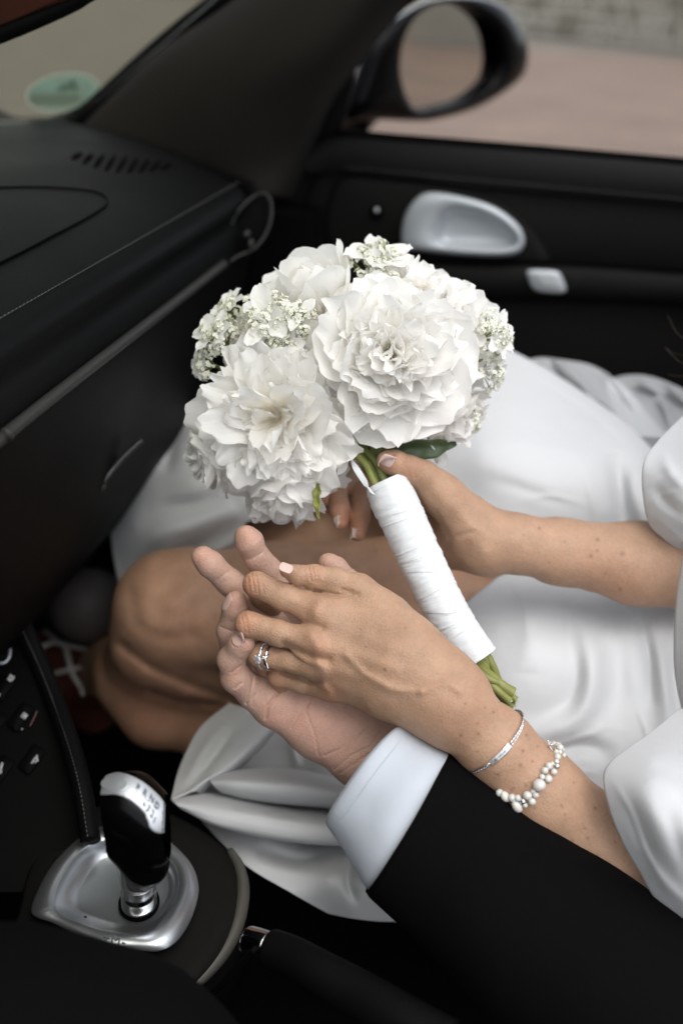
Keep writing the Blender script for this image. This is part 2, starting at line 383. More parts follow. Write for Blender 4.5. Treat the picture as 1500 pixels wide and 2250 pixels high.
def pearlmat():
    m, nt, b = newmat('pearl'); b.inputs['Base Color'].default_value = (.60, .57, .53, 1); b.inputs['Roughness'].default_value = .22
    b.inputs['Specular IOR Level'].default_value = .7; b.inputs['Coat Weight'].default_value = .6; b.inputs['Coat Roughness'].default_value = .12
    b.inputs['Subsurface Weight'].default_value = .3; b.inputs['Subsurface Scale'].default_value = .002; b.inputs['Thin Film Thickness'].default_value = 380; b.inputs['Thin Film IOR'].default_value = 1.4
    return m
M_PEARL = pearlmat()
def diamondmat():
    m, nt, b = newmat('diamond'); b.inputs['Base Color'].default_value = (.95, .96, 1, 1); b.inputs['Roughness'].default_value = .0
    b.inputs['IOR'].default_value = 2.4; b.inputs['Transmission Weight'].default_value = .5; b.inputs['Metallic'].default_value = .35
    return m
M_DIAM = diamondmat()
def glassmat(name, col, a):
    m, nt, b = newmat(name); L = nt.links
    tr = nd(nt, 'ShaderNodeBsdfTransparent'); tr.inputs['Color'].default_value = (*col, 1); gl = nd(nt, 'ShaderNodeBsdfGlossy', Roughness=.02)
    fr = nd(nt, 'ShaderNodeFresnel', IOR=1.45); ms = nd(nt, 'ShaderNodeMixShader'); mu = nd(nt, 'ShaderNodeMath', operation='MULTIPLY'); mu.inputs[1].default_value = a
    L.new(fr.outputs[0], mu.inputs[0]); L.new(mu.outputs[0], ms.inputs[0]); L.new(tr.outputs[0], ms.inputs[1]); L.new(gl.outputs[0], ms.inputs[2])
    L.new(ms.outputs[0], nt.nodes['Material Output'].inputs[0]); return m
M_WIND = glassmat('windscreen glass', (.83, .83, .77), .15)
M_MIRR = plain('mirror', (.62, .60, .56), rough=.0, metal=1)
def tulle():
    m, nt, b = newmat('tulle'); L = nt.links; b.inputs['Base Color'].default_value = (.8, .82, .84, 1); b.inputs['Roughness'].default_value = .9
    tr = nd(nt, 'ShaderNodeBsdfTransparent'); ms = nd(nt, 'ShaderNodeMixShader')
    ms.inputs[0].default_value = .42; L.new(tr.outputs[0], ms.inputs[1]); L.new(b.outputs[0], ms.inputs[2])
    L.new(ms.outputs[0], nt.nodes['Material Output'].inputs[0]); return m
M_TULLE = tulle()
# ------------------------------------------------------------------ people: bride (two arms, legs) and groom (hand)
SK = np.array([.39, .24, .156]); SKM = np.array([.46, .295, .23])
def gauss(d, w): return np.exp(-(d / w) ** 2)
class Body:
    """palm: list of metacarpal chains (joined softly), fingers: chains that join only to the palm"""
    def __init__(s, palm, fingers, kp=.012, kf=.006, extra=None, lines=(), spots=(), bumps=()):
        s.palm, s.fingers, s.kp, s.kf, s.lines, s.bumps = palm, fingers, kp, kf, lines, bumps
    def __call__(s, p):
        a = None
        for c in s.palm:
            x = chain(p, c, .012); a = x if a is None else smin(a, x, s.kp)
        r = a
        for c in s.fingers: r = np.minimum(r, smin(a, chain(p, c, .0035), s.kf))
        q = pix(p)
        for pts, w, h in s.lines:          # creases (h > 0 cuts in) and ridges (h < 0 raises), widths in photo pixels
            r = r + h * gauss(dpoly(q, pts), w)
        r = r + .00025 * vnoise(p * 130, 3)
        return r
def tinted(V, base, red=(), moles=(), pale=()):
    q = pix(V); c = np.tile(base, (len(V), 1)); c *= (1 + .05 * vnoise(V * 60, 5))[:, None]
    for u, v, r, k in red:
        g = gauss(np.hypot(q[:, 0] - u, q[:, 1] - v), r)[:, None] * k; c = c * (1 - g) + c * np.array([1.08, .82, .77]) * g
    for u, v, r, k in pale:
        g = gauss(np.hypot(q[:, 0] - u, q[:, 1] - v), r)[:, None] * k; c = c * (1 - g) + c * np.array([1.12, 1.14, 1.16]) * g
    for u, v, r in moles:
        g = gauss(np.hypot(q[:, 0] - u, q[:, 1] - v), r)[:, None] * .55; c = c * (1 - g) + np.array([.13, .05, .03]) * g
    return c
# --- bride's left hand and forearm, lying on the man's palm
LHp = [[J(1700,2230,.70,140), J(1560,2090,.69,125), J(1320,1866,.672,106), J(1185,1738,.660,88), J(1085,1634,.655,76), J(985,1548,.650,72)],
       [J(985,1515,.650,70), J(900,1420,.655,50), J(720,1350,.668,37), J(690,1340,.671,33)],
       [J(990,1535,.648,68), J(880,1465,.652,48), J(690,1416,.662,34)],
       [J(985,1550,.650,66), J(860,1505,.655,44), J(700,1465,.668,31)],
       [J(975,1560,.654,62), J(850,1532,.662,38), J(725,1508,.678,27)],
       [J(960,1470,.66,52), J(850,1355,.668,40), J(795,1305,.672,30)]]
LHf = [[J(690,1338,.671,33), J(625,1312,.670,29), J(563,1284,.672,27), J(575,1312,.698,23), J(600,1340,.716,20)],
       [J(690,1416,.662,34), J(615,1392,.664,28), J(545,1371,.668,27), J(560,1400,.694,23), J(590,1420,.712,19)],
       [J(700,1465,.668,31), J(640,1452,.672,28), J(572,1438,.678,25), J(585,1462,.700,22), J(610,1480,.712,18)],
       [J(725,1508,.678,27), J(665,1500,.683,23), J(612,1486,.688,21), J(618,1512,.704,19), J(640,1525,.712,17)],
       [J(850,1352,.668,38), J(788,1292,.672,29), J(735,1272,.672,25), J(690,1266,.671,24), J(655,1264,.670,21), J(630,1254,.669,16)]]
LHlines = [([(690,1338),(640,1318)],9,-.0004), ([(850,1420),(760,1385),(700,1350)],16,-.0006), ([(870,1470),(780,1440),(700,1418)],15,-.0009),
           ([(900,1530),(800,1490),(700,1462)],15,-.0008), ([(760,1440),(800,1480),(860,1515),(925,1520)],9,-.0011), ([(925,1520),(980,1500),(1010,1520)],8,-.0009),
           ([(690,1345),(700,1325)],15,-.0016), ([(686,1400),(700,1425)],17,-.0026), ([(697,1455),(712,1478)],14,-.0018), ([(712,1512),(722,1524)],12,-.0016),
           ([(630,1356),(660,1368),(705,1380)],9,.0016), ([(625,1415),(690,1446),(720,1450)],9,.0022), ([(625,1478),(680,1498),(700,1500)],8,.0018),
           ([(553,1262),(560,1302)],2.2,.0007), ([(561,1262),(569,1304)],2.2,.0006), ([(545,1268),(549,1300)],2.0,.0005), ([(538,1350),(546,1392)],2.2,.0006), ([(531,1354),(538,1388)],2.0,.0005), ([(571,1262),(580,1305)],2.5,.0003),
           ([(678,1246),(684,1276)],2.5,.0006), ([(686,1246),(693,1280)],2.5,.0006), ([(694,1247),(700,1278)],2.2,.0005), ([(752,1296),(772,1300)],5,.0010),
           ([(690,1300),(740,1308),(785,1306)],6,.0012)]
LHm = [(845,1471,3.6),(803,1421,2.4),(890,1380,2.6),(838,1605,2),(985,1565,2),(1022,1546,2.4),(1048,1590,3.2),(1003,1522,2),(1012,1616,3.4),(1050,1613,3.2),(1049,1651,2.6),(1093,1702,4.4),(1083,1565,3),(1148,1650,4),(1156,1615,3.4),(1143,1681,4),(1169,1673,3),(1154,1726,4.4),(1125,1735,4.4),(1232,1770,3.4),(1175,1775,3),(1240,1790,2.4),(1306,1776,4),(1285,1820,3.2),(1290,1841,3.6),(1235,1775,2.4),(1349,1811,3),(1205,1690,3),(1330,1790,2.2),(1258,1846,2.6),(1180,1640,2.4),(1065,1555,2),(960,1480,1.8),(930,1440,1.8),(1260,1720,2.6),(1350,1850,3),(1310,1880,3)]
LHred = [(553,1284,26,.75),(540,1368,26,.8),(700,1430,34,.35),(690,1340,30,.25),(725,1518,30,.5),(690,1258,22,.4),(612,1490,22,.5),(575,1440,22,.4),(1000,1570,60,.2),(628,1262,14,.5)]
# --- man's right hand, palm up
MHp = [[J(1150,1900,.70,110), J(980,1760,.705,98), J(870,1665,.708,84), J(820,1640,.712,70)],
       [J(850,1672,.708,62), J(790,1660,.706,58), J(700,1608,.708,54), J(600,1550,.708,44)],
       [J(820,1630,.715,62), J(700,1545,.715,50), J(605,1480,.716,42)],
       [J(850,1600,.722,62), J(700,1470,.726,50), J(625,1402,.726,41)],
       [J(870,1580,.725,60), J(740,1420,.728,48), J(660,1345,.728,40)],
       [J(890,1560,.722,60), J(850,1440,.716,48), J(800,1340,.712,38)]]
MHf = [[J(600,1548,.708,42), J(560,1525,.700,35), J(519,1488,.690,33), J(508,1450,.683,29), J(530,1416,.674,26), J(538,1412,.672,22)],
       [J(605,1480,.716,42), J(520,1450,.712,34), J(507,1385,.700,29), J(516,1335,.690,26), J(519,1320,.687,22)],
       [J(625,1402,.726,41), J(560,1330,.716,33), J(506,1280,.706,29), J(462,1240,.697,28), J(446,1224,.694,25)],
       [J(660,1345,.728,40), J(615,1280,.720,32), J(565,1226,.708,28), J(548,1190,.702,29), J(540,1178,.700,24)],
       [J(800,1340,.712,38), J(765,1285,.710,31), J(735,1250,.705,27), J(722,1238,.703,23)]]
MHlines = [([(536,1232),(556,1226),(574,1215)],2.4,.0006), ([(478,1276),(492,1262),(506,1254)],2.4,.0006), ([(541,1545),(552,1520),(556,1490)],2.6,.0012), ([(556,1552),(556,1535),(560,1525)],2.2,.0008),
           ([(584,1578),(590,1550),(612,1522)],3.0,.0015), ([(700,1660),(690,1610),(670,1560),(690,1520)],2.4,.0006), ([(712,1660),(760,1640),(800,1600)],2.4,.0006), ([(735,1690),(770,1660),(812,1640),(835,1610)],2.6,.0008),
           ([(745,1700),(790,1670),(835,1640)],2.2,.0006), ([(516,1512),(530,1500)],2.4,.0008), ([(523,1398),(527,1432)],2.2,-.0000), ([(640,1600),(672,1545)],2.2,.0004), ([(508,1478),(530,1462)],2.2,.0007),
           ([(486,1378),(512,1388),(520,1384)],2.4,.0008)]
MHred = [(540,1175,26,.45),(446,1222,28,.45),(519,1318,24,.45),(538,1412,22,.35),(512,1490,26,.3),(640,1570,60,.30),(760,1620,80,.28),(720,1240,24,.35),(700,1590,50,.22),(600,1560,34,.2)]
# --- bride's right hand round the bouquet handle
RHp = [[J(1900,1330,.84,150), J(1600,1255,.805,98), J(1400,1238,.785,87), J(1230,1212,.770,68), J(1130,1194,.762,60), J(1050,1176,.757,56)],
       [J(1060,1180,.757,56), J(1020,1140,.752,50), J(975,1090,.742,40), J(955,1070,.736,35)],
       [J(1060,1195,.762,54), J(1000,1160,.775,52), J(905,1095,.795,36)],
       [J(1060,1205,.765,50), J(980,1200,.780,42), J(905,1150,.797,34)]]
RHf = [[J(965,1082,.740,38), J(930,1046,.730,33), J(900,1032,.724,30), J(866,1018,.717,28), J(850,1012,.714,23)],
       [J(905,1095,.795,36), J(800,1045,.800,27), J(738,1075,.775,24), J(748,1120,.762,22), J(749,1146,.757,18)],
       [J(905,1130,.797,34), J(850,1075,.805,27), J(795,1085,.782,25), J(790,1135,.766,22), J(785,1172,.760,18)],
       [J(905,1080,.795,32), J(760,1030,.800,24), J(708,1070,.780,19), J(712,1095,.770,17)]]
RHlines = [([(940,1050),(980,1110),(1040,1160)],14,-.0006), ([(905,1010),(912,1050)],3,.0006), ([(894,1010),(899,1054)],3,.0005), ([(1000,1110),(1030,1150),(1075,1180)],12,-.0008), ([(1045,1185),(1062,1210)],18,-.0016),
           ([(975,1205),(1000,1180),(1040,1168)],6,.0008), ([(960,1130),(985,1180)],7,.0006)]
RHm = [(1184,1160,4),(1312,1186,4.4),(1297,1222,4.6),(1311,1210,3),(1367,1216,4.6),(1362,1295,4),(1205,1236,2.5),(1150,1175,2.4),(1240,1190,2.2),(1330,1260,2.4)]
RHred = [(905,1030,30,.4),(850,1015,20,.4),(748,1140,30,.75),(787,1160,34,.85),(712,1090,30,.8),(1340,1290,70,.3),(790,1100,30,.5)]
# --- legs
LGp = [[J(1500,1420,.98,190), J(1250,1390,.96,188), J(900,1356,.93,178), J(600,1345,.915,150), J(420,1330,.905,116), J(375,1335,.905,112)],
       [J(375,1335,.905,112), J(352,1400,.93,104), J(310,1470,1.00,92), J(240,1470,1.15,72), J(170,1450,1.30,50)],
       [J(1500,1280,1.08,180), J(1100,1250,1.06,175), J(700,1228,1.03,150), J(520,1262,1.02,112)],
       [J(520,1268,1.02,105), J(420,1300,1.10,90), J(280,1330,1.25,62), J(190,1330,1.38,44)],
       [J(430,1440,.96,110), J(560,1470,.99,112), J(820,1470,1.0,140)],
       [J(300,1500,1.0,76), J(350,1550,1.0,88), J(450,1570,1.0,84), J(620,1560,1.0,90)]]
LGlines = [([(340,1250),(310,1330),(330,1375),(400,1385),(450,1350)],30,-.0022), ([(290,1310),(300,1370),(350,1402),(420,1398)],16,.0016), ([(270,1420),(330,1465),(420,1505),(500,1535)],12,.0040), ([(380,1330),(420,1300)],26,-.0035),
           ([(500,1300),(470,1250)],14,.0016), ([(330,1520),(400,1540),(480,1548)],10,.0028), ([(360,1440),(440,1450)],30,-.0015)]
LGm = [(343,1385,2.4),(920,1250,3),(824,1210,3),(812,1290,2.5),(1075,1230,2.5),(826,1208,2),(720,1230,2.2)]
fL = Body(LHp, LHf, .016, .008, lines=LHlines); fM = Body(MHp, MHf, .018, .008, lines=MHlines)
fR = Body(RHp, RHf, .014, .007, lines=RHlines); fG = Body(LGp, [], .022, .01, lines=LGlines)
def bounds(B, pad=.012):
    a = []
    for c in B.palm + B.fingers:
        for p, r in c: a += [p - r - pad, p + r + pad]
    return np.min(a, 0), np.max(a, 0)
def clipped(f, umax):
    """keep only the part of the limb that is near the picture, the rest is under the sleeves"""
    def g(p): return np.maximum(f(p), (p[:, 0] / p[:, 2] * F + U0 - umax) / F * .7)
    return g
def body_piece(B, h, sub, base, red, moles, umax=None, pale=()):
    lo, hi = bounds(B); f = B if umax is None else clipped(B, umax)
    V, Q = surface(f, lo, hi, h, sub); return V, Q, tinted(V, base, red, moles, pale)
bride = thing('person', P(1750, 1900, .80) * [1, 1, 0] + [0, 0, .40], 'woman in white satin dress on the passenger seat, laying one hand on his', 'person')
groom = thing('person', P(1500, 2600, .60) * [1, 1, 0] + [0, 0, .40], 'man in black suit and white shirt cuff reaching over with open palm under her hand', 'person')
pcs = [body_piece(fL, .0017, 1, SK, LHred, LHm, 1640), body_piece(fR, .0020, 1, SK, RHred, RHm, 1640),
       body_piece(fG, .0050, 1, SK * [1.04, .99, .98], [(400,1380,60,.2),(360,1290,70,.15),(330,1560,120,.35)], LGm)]
# torso and upper arms, outside the frame and under the dress; hidden links that make the body one figure
def J3(p, r): return (np.array(p, float), r)
hipc = C(1750,1500,1.0); chest = C(2000,900,.88); neck = C(2080,520,.82)
fT = Body([[J3(hipc, .13), J3(chest, .115), J3(neck, .05)], [J3(C(1950,700,.90), .055), J3(C(2000,1100,.88), .045), J3(C(1640,1262,.81), .036)],
           [J3(C(2150,900,.74), .055), J3(C(2150,1700,.70), .045), J3(C(1640,2170,.70), .040)], [J3(hipc, .12), J3(C(1400,1420,.98), .085)], [J3(hipc, .12), J3(C(1400,1300,1.07), .078)],
           [J3(neck, .05), J3(C(2090,330,.80), .095)]], [], .05)
pcs.append(body_piece(fT, .014, 0, SK, (), ()))
Vs, Qs, Cs, off = [], [], [], 0
for V, Q, c in pcs: Vs.append(W(V)); Qs.append(Q + off); Cs.append(c); off += len(V)
mesh('body', np.concatenate(Vs), np.concatenate(Qs)[:, ::-1], M_SKIN, bride, cols=np.concatenate(Cs))
V, Q, c = body_piece(fM, .0018, 1, SKM, MHred, [])
mesh('body', W(V), Q[:, ::-1], M_SKIN, groom, cols=c)
# ------- nails: small curved plates lying on the finger ends
def nail(f, c0, tip, side, w, l, mat, parent, lift=.0005):
    """c0 = centre (px,d) near the surface, tip = direction in camera space to the finger end, side = cross direction; normal = towards surface"""
    tip = np.array(tip, float); tip /= np.linalg.norm(tip); side = np.array(side, float); side -= side.dot(tip) * tip; side /= np.linalg.norm(side)
    nrm = np.cross(tip, side); nrm = nrm if nrm.dot(np.array(c0[1])) > 0 else -nrm
    o = c0[0]; V = []
    nu, nv = 13, 15
    for j in range(nv):
        t = -1 + 2 * j / (nv - 1)
        for i in range(nu):
            s = -1 + 2 * i / (nu - 1); ww = w * (1 - .12 * max(0, t) ** 2 - .10 * max(0, -t) ** 4)
            tt = t + (.0 if t < 0 else 0)
            y = l * (tt * (1 - .22 * s * s * abs(tt)))
            a = s * 1.0; q = o + tip * y + side * ww * math.sin(a) / math.sin(1.0)
            q0 = q - nrm * .012; ts = np.linspace(0, .02, 120); vv = f(q0 + ts[:, None] * nrm); neg = np.where(vv < 0)[0]
            k = ts[neg[-1]] if len(neg) else .012
            V.append(q0 + nrm * (k + lift))
    V = np.array(V).reshape(nv, nu, 3)
    for _ in range(3): V[1:-1, 1:-1] = (V[:-2, 1:-1] + V[2:, 1:-1] + V[1:-1, :-2] + V[1:-1, 2:] + 2 * V[1:-1, 1:-1]) / 6
    V = V.reshape(-1, 3)
    V = np.concatenate([V, V - nrm * .0009]); g = grid_faces(nu, nv); n = nu * nv
    Fc = g + [tuple(i + n for i in q[::-1]) for q in g]
    rim = [i for i in range(nu)] + [j * nu + nu - 1 for j in range(1, nv)] + [(nv - 1) * nu + i for i in range(nu - 2, -1, -1)] + [j * nu for j in range(nv - 2, 0, -1)]
    for a, b in zip(rim, rim[1:] + rim[:1]): Fc.append((a, a + n, b + n, b))
    mesh('nail', W(V), Fc, mat, parent)
def dirC(a, b): return b - a
nail(fR, (C(851,1016,.700), (0.05, -.35, -1)), C(836,1008,.712) - C(870,1022,.716), C(850,1030,.716) - C(856,998,.710), .0058, .0062, M_NAIL, bride)
nail(fL, (C(628,1248,.655), (-.1, -.75, -.65)), C(610,1238,.668) - C(640,1250,.668), (0.0, .55, -.65), .0042, .0046, M_NAIL, bride)
nail(fR, (C(738,1145,.75), (-.85, .15, -.45)), C(744,1160,.755) - C(742,1130,.760), (.4, 0, -.85), .0036, .0046, M_NAIL, bride)
nail(fR, (C(772,1172,.75), (-.85, .15, -.45)), C(778,1186,.757) - C(776,1160,.762), (.4, 0, -.85), .0034, .0044, M_NAIL, bride)
nail(fM, (C(524,1400,.665), (-.62, -.5, -.6)), C(536,1396,.668) - C(514,1428,.68), (.62, .3, -.7), .0048, .0058, M_NAILM, groom)
nail(fM, (C(497,1322,.685), (-.92, -.1, -.35)), C(505,1300,.685) - C(497,1345,.692), (.35, 0, -.93), .0048, .0060, M_NAILM, groom)
# ------------------------------------------------------------------ draped cloth
def tps(ctrl, q):
    """thin plate spline depth through control points (u, v, d)"""
    c = np.array(ctrl, float); s = 300.0; X = c[:, :2] / s; n = len(c)
    def U(r2): return np.where(r2 > 1e-12, r2 * np.log(r2 + 1e-12), 0)
    K = U(((X[:, None] - X[None]) ** 2).sum(-1)) + np.eye(n) * 1e-4; Pm = np.c_[np.ones(n), X]
    A = np.block([[K, Pm], [Pm.T, np.zeros((3, 3))]]); w = np.linalg.solve(A, np.r_[c[:, 2], 0, 0, 0])
    Y = q / s; out = np.zeros(len(q))
    for i in range(0, len(q), 20000):
        y = Y[i:i + 20000]; out[i:i + 20000] = U(((y[:, None] - X[None]) ** 2).sum(-1)) @ w[:n] + np.c_[np.ones(len(y)), y] @ w[n:]
    return out
def sheet(name, rows, ctrl, parent, mat, folds=(), nu=140, nv=100, thick=.0012, wob=.0012, wobs=18, label=None, roll=()):
    """rows: 2D outlines (px) left to right, lofted top to bottom; ctrl: depths; folds: (polyline, width px, height m; > 0 towards the viewer)"""
    Rw = np.stack([crom(r, nu) for r in rows]); G = np.stack([crom(Rw[:, i], nv) for i in range(nu)], 1).reshape(-1, len(rows[0][0]))
    d = tps(ctrl, G) if ctrl is not None else G[:, 2]; G = G[:, :2]
    for f in folds:
        pts, w, h = f[:3]; dd, tt = dpolyt(G, crom(pts, 30)); d = d - h * .8 * gauss(dd, w * (1.15 - .3 * np.sin(np.pi * tt))) * np.sin(np.pi * np.clip(tt * .96 + .02, 0, 1)) ** .8
    V = np.stack([(G[:, 0] - U0) * d / F, (G[:, 1] - V0) * d / F, d], 1)
    V[:, 2] += wob * vnoise(V * wobs, 9) + wob * .4 * vnoise(V * wobs * 3, 4)
    o = mesh(name, W(V), np.array(grid_faces(nu, nv)), mat, parent, label=label)
    if thick: addmod(o, 'SOLIDIFY', thickness=thick, offset=0)
    return o
dress = sheet('dress', [[(700,880),(860,830),(980,760),(1060,752),(1115,768),(1200,812),(1300,876),(1380,935),(1450,1010),(1520,1080)],
    [(700,920),(880,880),(1000,850),(1080,855),(1140,870),(1220,900),(1310,950),(1390,1010),(1460,1070),(1540,1120)],
    [(700,980),(900,960),(1040,960),(1180,990),(1300,1040),(1400,1090),(1470,1130),(1560,1170)],
    [(700,1050),(900,1068),(1030,1100),(1120,1128),(1210,1160),(1310,1195),(1400,1220),(1560,1260)]],
    [(700,880,1.10),(980,765,1.06),(1115,770,1.05),(1300,880,1.02),(1520,1080,.98),(1000,900,.94),(1200,940,.93),(1350,1010,.92),(1060,1010,.88),(1200,1060,.875),(1330,1100,.885),(1450,1120,.90),(900,1040,.90),(1030,1085,.885),(1210,1150,.875),(1400,1220,.90),(700,1000,.99)],
    bride, M_DRESS, [([(1275,1010),(1300,1090),(1320,1180)], 14, .004), ([(1345,990),(1365,1090),(1380,1200)], 26, -.032), ([(1120,800),(1220,850),(1340,930),(1420,1010)], 16, .003), ([(1080,960),(1180,985),(1280,990)], 24, .004), ([(1060,1050),(1150,1075),(1250,1110)], 18, -.003), ([(1400,1015),(1385,1070),(1395,1140)], 7, .002), ([(1100,790),(1200,850),(1300,915),(1375,985)], 6, -.0012), ([(1150,1100),(1210,1090),(1290,1110)], 7, .0016)], nu=150, nv=90)
def part_sheet(rows, ctrl, folds=(), name='dress_fold', **k): return sheet(name, rows, ctrl, dress, M_DRESS, folds, **k)
# far lining edge of the hem behind the forearm
part_sheet([[(960,1075),(1050,1100),(1130,1108),(1210,1145),(1300,1190)], [(960,1190),(1050,1200),(1130,1215),(1210,1225),(1300,1240)]], [(960,1080,.915),(1300,1190,.93),(1050,1110,.905),(1130,1120,.905),(960,1190,.865),(1130,1215,.86),(1300,1240,.87)], name='hem_lining', nu=60, nv=12)
# skirt hanging over the far knee, left
part_sheet([[(318,962),(360,935),(400,922),(470,905),(580,900),(700,910)], [(262,1052),(330,1030),(430,1000),(560,990),(720,990)], [(246,1110),(330,1100),(430,1085),(560,1060),(730,1060)],
    [(246,1190),(310,1185),(400,1160),(480,1130),(560,1110),(680,1105)], [(262,1285),(310,1260),(370,1230),(440,1200),(500,1175),(548,1140)], [(290,1380),(340,1340),(400,1300),(450,1260),(500,1230),(540,1200)]],
    [(318,962,1.05),(470,905,1.04),(700,910,1.04),(262,1052,1.03),(246,1150,1.02),(262,1285,1.0),(290,1380,1.0),(420,1050,.955),(420,1150,.945),(560,1060,.95),(700,1080,.96),(500,1180,.95),(400,1300,.985),(360,1200,.955),(300,1150,.98)],
    [([(400,930),(380,980),(362,1045)], 17, -.016), ([(345,950),(330,1010),(300,1060)], 22, .006), ([(300,1160),(360,1120),(440,1105),(530,1080)], 26, -.014), ([(262,1230),(330,1180),(430,1150),(520,1110)], 26, .010), ([(300,1300),(380,1230),(470,1180),(540,1150)], 20, -.010), ([(440,1230),(500,1195),(540,1160)], 12, .006)])
# lap, lower right
part_sheet([[(900,1450),(940,1405),(1000,1345),(1060,1295),(1112,1262),(1200,1275),(1300,1300),(1400,1310),(1540,1310)],
    [(900,1480),(960,1450),(1040,1410),(1120,1380),(1220,1370),(1320,1380),(1420,1380),(1560,1380)],
    [(900,1560),(1000,1540),(1100,1510),(1200,1490),(1300,1480),(1400,1480),(1560,1480)], [(900,1680),(1000,1660),(1120,1620),(1220,1600),(1320,1590),(1420,1590),(1560,1600)],
    [(940,1800),(1040,1780),(1160,1740),(1260,1710),(1360,1700),(1460,1700),(1580,1720)], [(1000,1980),(1100,1930),(1220,1880),(1320,1850),(1420,1840),(1600,1860)]],
    [(920,1440,.83),(1112,1262,.85),(1300,1300,.86),(1540,1310,.84),(1050,1420,.79),(1200,1400,.78),(1350,1400,.79),(1500,1420,.80),(1100,1560,.765),(1250,1540,.765),(1400,1540,.77),(1540,1560,.76),(950,1640,.80),(1150,1680,.765),(1350,1700,.75),(1560,1720,.73),(1050,1850,.78),(1300,1860,.75),(1560,1860,.72)],
    [([(1195,1300),(1262,1350),(1292,1430),(1296,1510),(1270,1570),(1200,1605),(1120,1625)], 30, .011), ([(1230,1350),(1262,1430),(1262,1510),(1230,1560),(1150,1590)], 30, -.006), ([(1330,1330),(1350,1420),(1356,1520),(1345,1600)], 34, -.010), ([(1425,1350),(1450,1430),(1462,1520),(1470,1620)], 24, .010), ([(1400,1350),(1425,1440),(1430,1560)], 16, -.008), ([(1150,1300),(1165,1400),(1160,1480)], 34, .006), ([(1490,1420),(1480,1500),(1500,1600)], 16, -.010), ([(1120,1275),(1150,1330),(1160,1400)], 6, .0016), ([(1230,1312),(1245,1360),(1240,1410)], 5, .0014), ([(1305,1325),(1330,1370),(1345,1440)], 6, .0018), ([(1375,1325),(1392,1370),(1398,1430)], 6, -.0016), ([(1130,1640),(1200,1640),(1290,1615),(1340,1590)], 7, .0022), ([(1160,1700),(1230,1690),(1310,1700)], 6, .0016), ([(1400,1560),(1420,1620),(1410,1670)], 6, .0018), ([(1190,1660),(1280,1640),(1350,1660)], 22, -.010)], nu=160, nv=140)
# folds between the console and his cuff: a base sheet, a leaf on the left and two rolled folds lying on it
part_sheet([[(560,1560),(640,1590),(760,1600),(900,1600)], [(470,1640),(600,1650),(740,1660),(900,1680)], [(400,1745),(540,1745),(700,1760),(900,1790)], [(440,1800),(560,1820),(700,1840),(900,1860)], [(480,1845),(600,1870),(720,1890),(900,1900)], [(545,1905),(640,1930),(740,1945),(900,1945)], [(640,1962),(720,1982),(790,1992),(900,1988)], [(722,2006),(770,2016),(830,2023),(900,2024)]],
    [(560,1560,.88),(900,1600,.86),(620,1650,.865),(760,1640,.835),(470,1640,.87),(470,1730,.85),(700,1700,.84),(900,1760,.83),(440,1800,.83),(700,1840,.825),(480,1845,.805),(700,1880,.80),(545,1905,.775),(720,1935,.762),(900,1930,.77),(640,1962,.768),(780,1985,.758),(722,2006,.785),(900,2024,.785)],
    [([(560,1866),(660,1893),(730,1880)], 18, -.012), ([(500,1860),(600,1905),(740,1915)], 22, .006), ([(770,1885),(764,1940),(788,1990)], 12, -.010), ([(800,1890),(802,1960)], 18, .008), ([(640,1620),(655,1690)], 10, .006)], nu=130, nv=130)
part_sheet([[(505,1545,.87),(550,1562,.845),(598,1598,.83),(606,1606,.86)], [(440,1600,.86),(500,1620,.832),(552,1643,.815),(562,1654,.85)], [(398,1680,.83),(450,1682,.81),(500,1690,.800),(510,1700,.835)], [(381,1738,.80),(420,1727,.797),(456,1714,.79),(468,1724,.82)], [(377,1757,.785),(402,1747,.785),(428,1738,.79),(442,1746,.81)]], None, [([(490,1590),(440,1660),(400,1730)], 12, .004), ([(520,1600),(470,1670),(430,1720)], 10, -.004)], nu=70, nv=90, wob=.0008)
part_sheet([[(462,1703,.82),(540,1690,.83),(640,1690,.835),(760,1710,.84),(900,1720,.84)], [(457,1708,.80),(520,1698,.80),(640,1702,.80),(760,1722,.81),(900,1730,.81)], [(463,1717,.785),(520,1716,.775),(640,1724,.773),(760,1740,.785),(900,1745,.79)], [(474,1729,.785),(530,1738,.775),(640,1750,.773),(760,1760,.785),(900,1762,.79)], [(490,1742,.80),(550,1756,.795),(660,1768,.795),(770,1774,.80),(900,1778,.80)], [(500,1742,.84),(556,1756,.84),(665,1768,.84),(775,1774,.84),(900,1778,.84)]], None, nu=110, nv=60, wob=.0008)
part_sheet([[(380,1752,.80),(450,1742,.815),(520,1748,.83),(620,1768,.835),(760,1784,.84),(900,1795,.84)], [(377,1757,.78),(450,1752,.785),(520,1760,.79),(620,1780,.795),(760,1796,.80),(900,1806,.80)], [(384,1764,.77),(450,1770,.765),(540,1786,.762),(640,1802,.765),(760,1812,.77),(900,1820,.77)], [(392,1771,.768),(460,1794,.758),(550,1815,.755),(650,1832,.758),(760,1840,.763),(900,1845,.765)], [(400,1777,.775),(470,1812,.765),(570,1838,.765),(670,1852,.768),(760,1858,.772),(900,1865,.775)], [(404,1774,.81),(474,1808,.81),(574,1834,.81),(676,1848,.81),(768,1854,.81),(900,1860,.81)]], None, [([(470,1775),(600,1800),(740,1818)], 7, .0012)], nu=120, nv=60, wob=.0008)
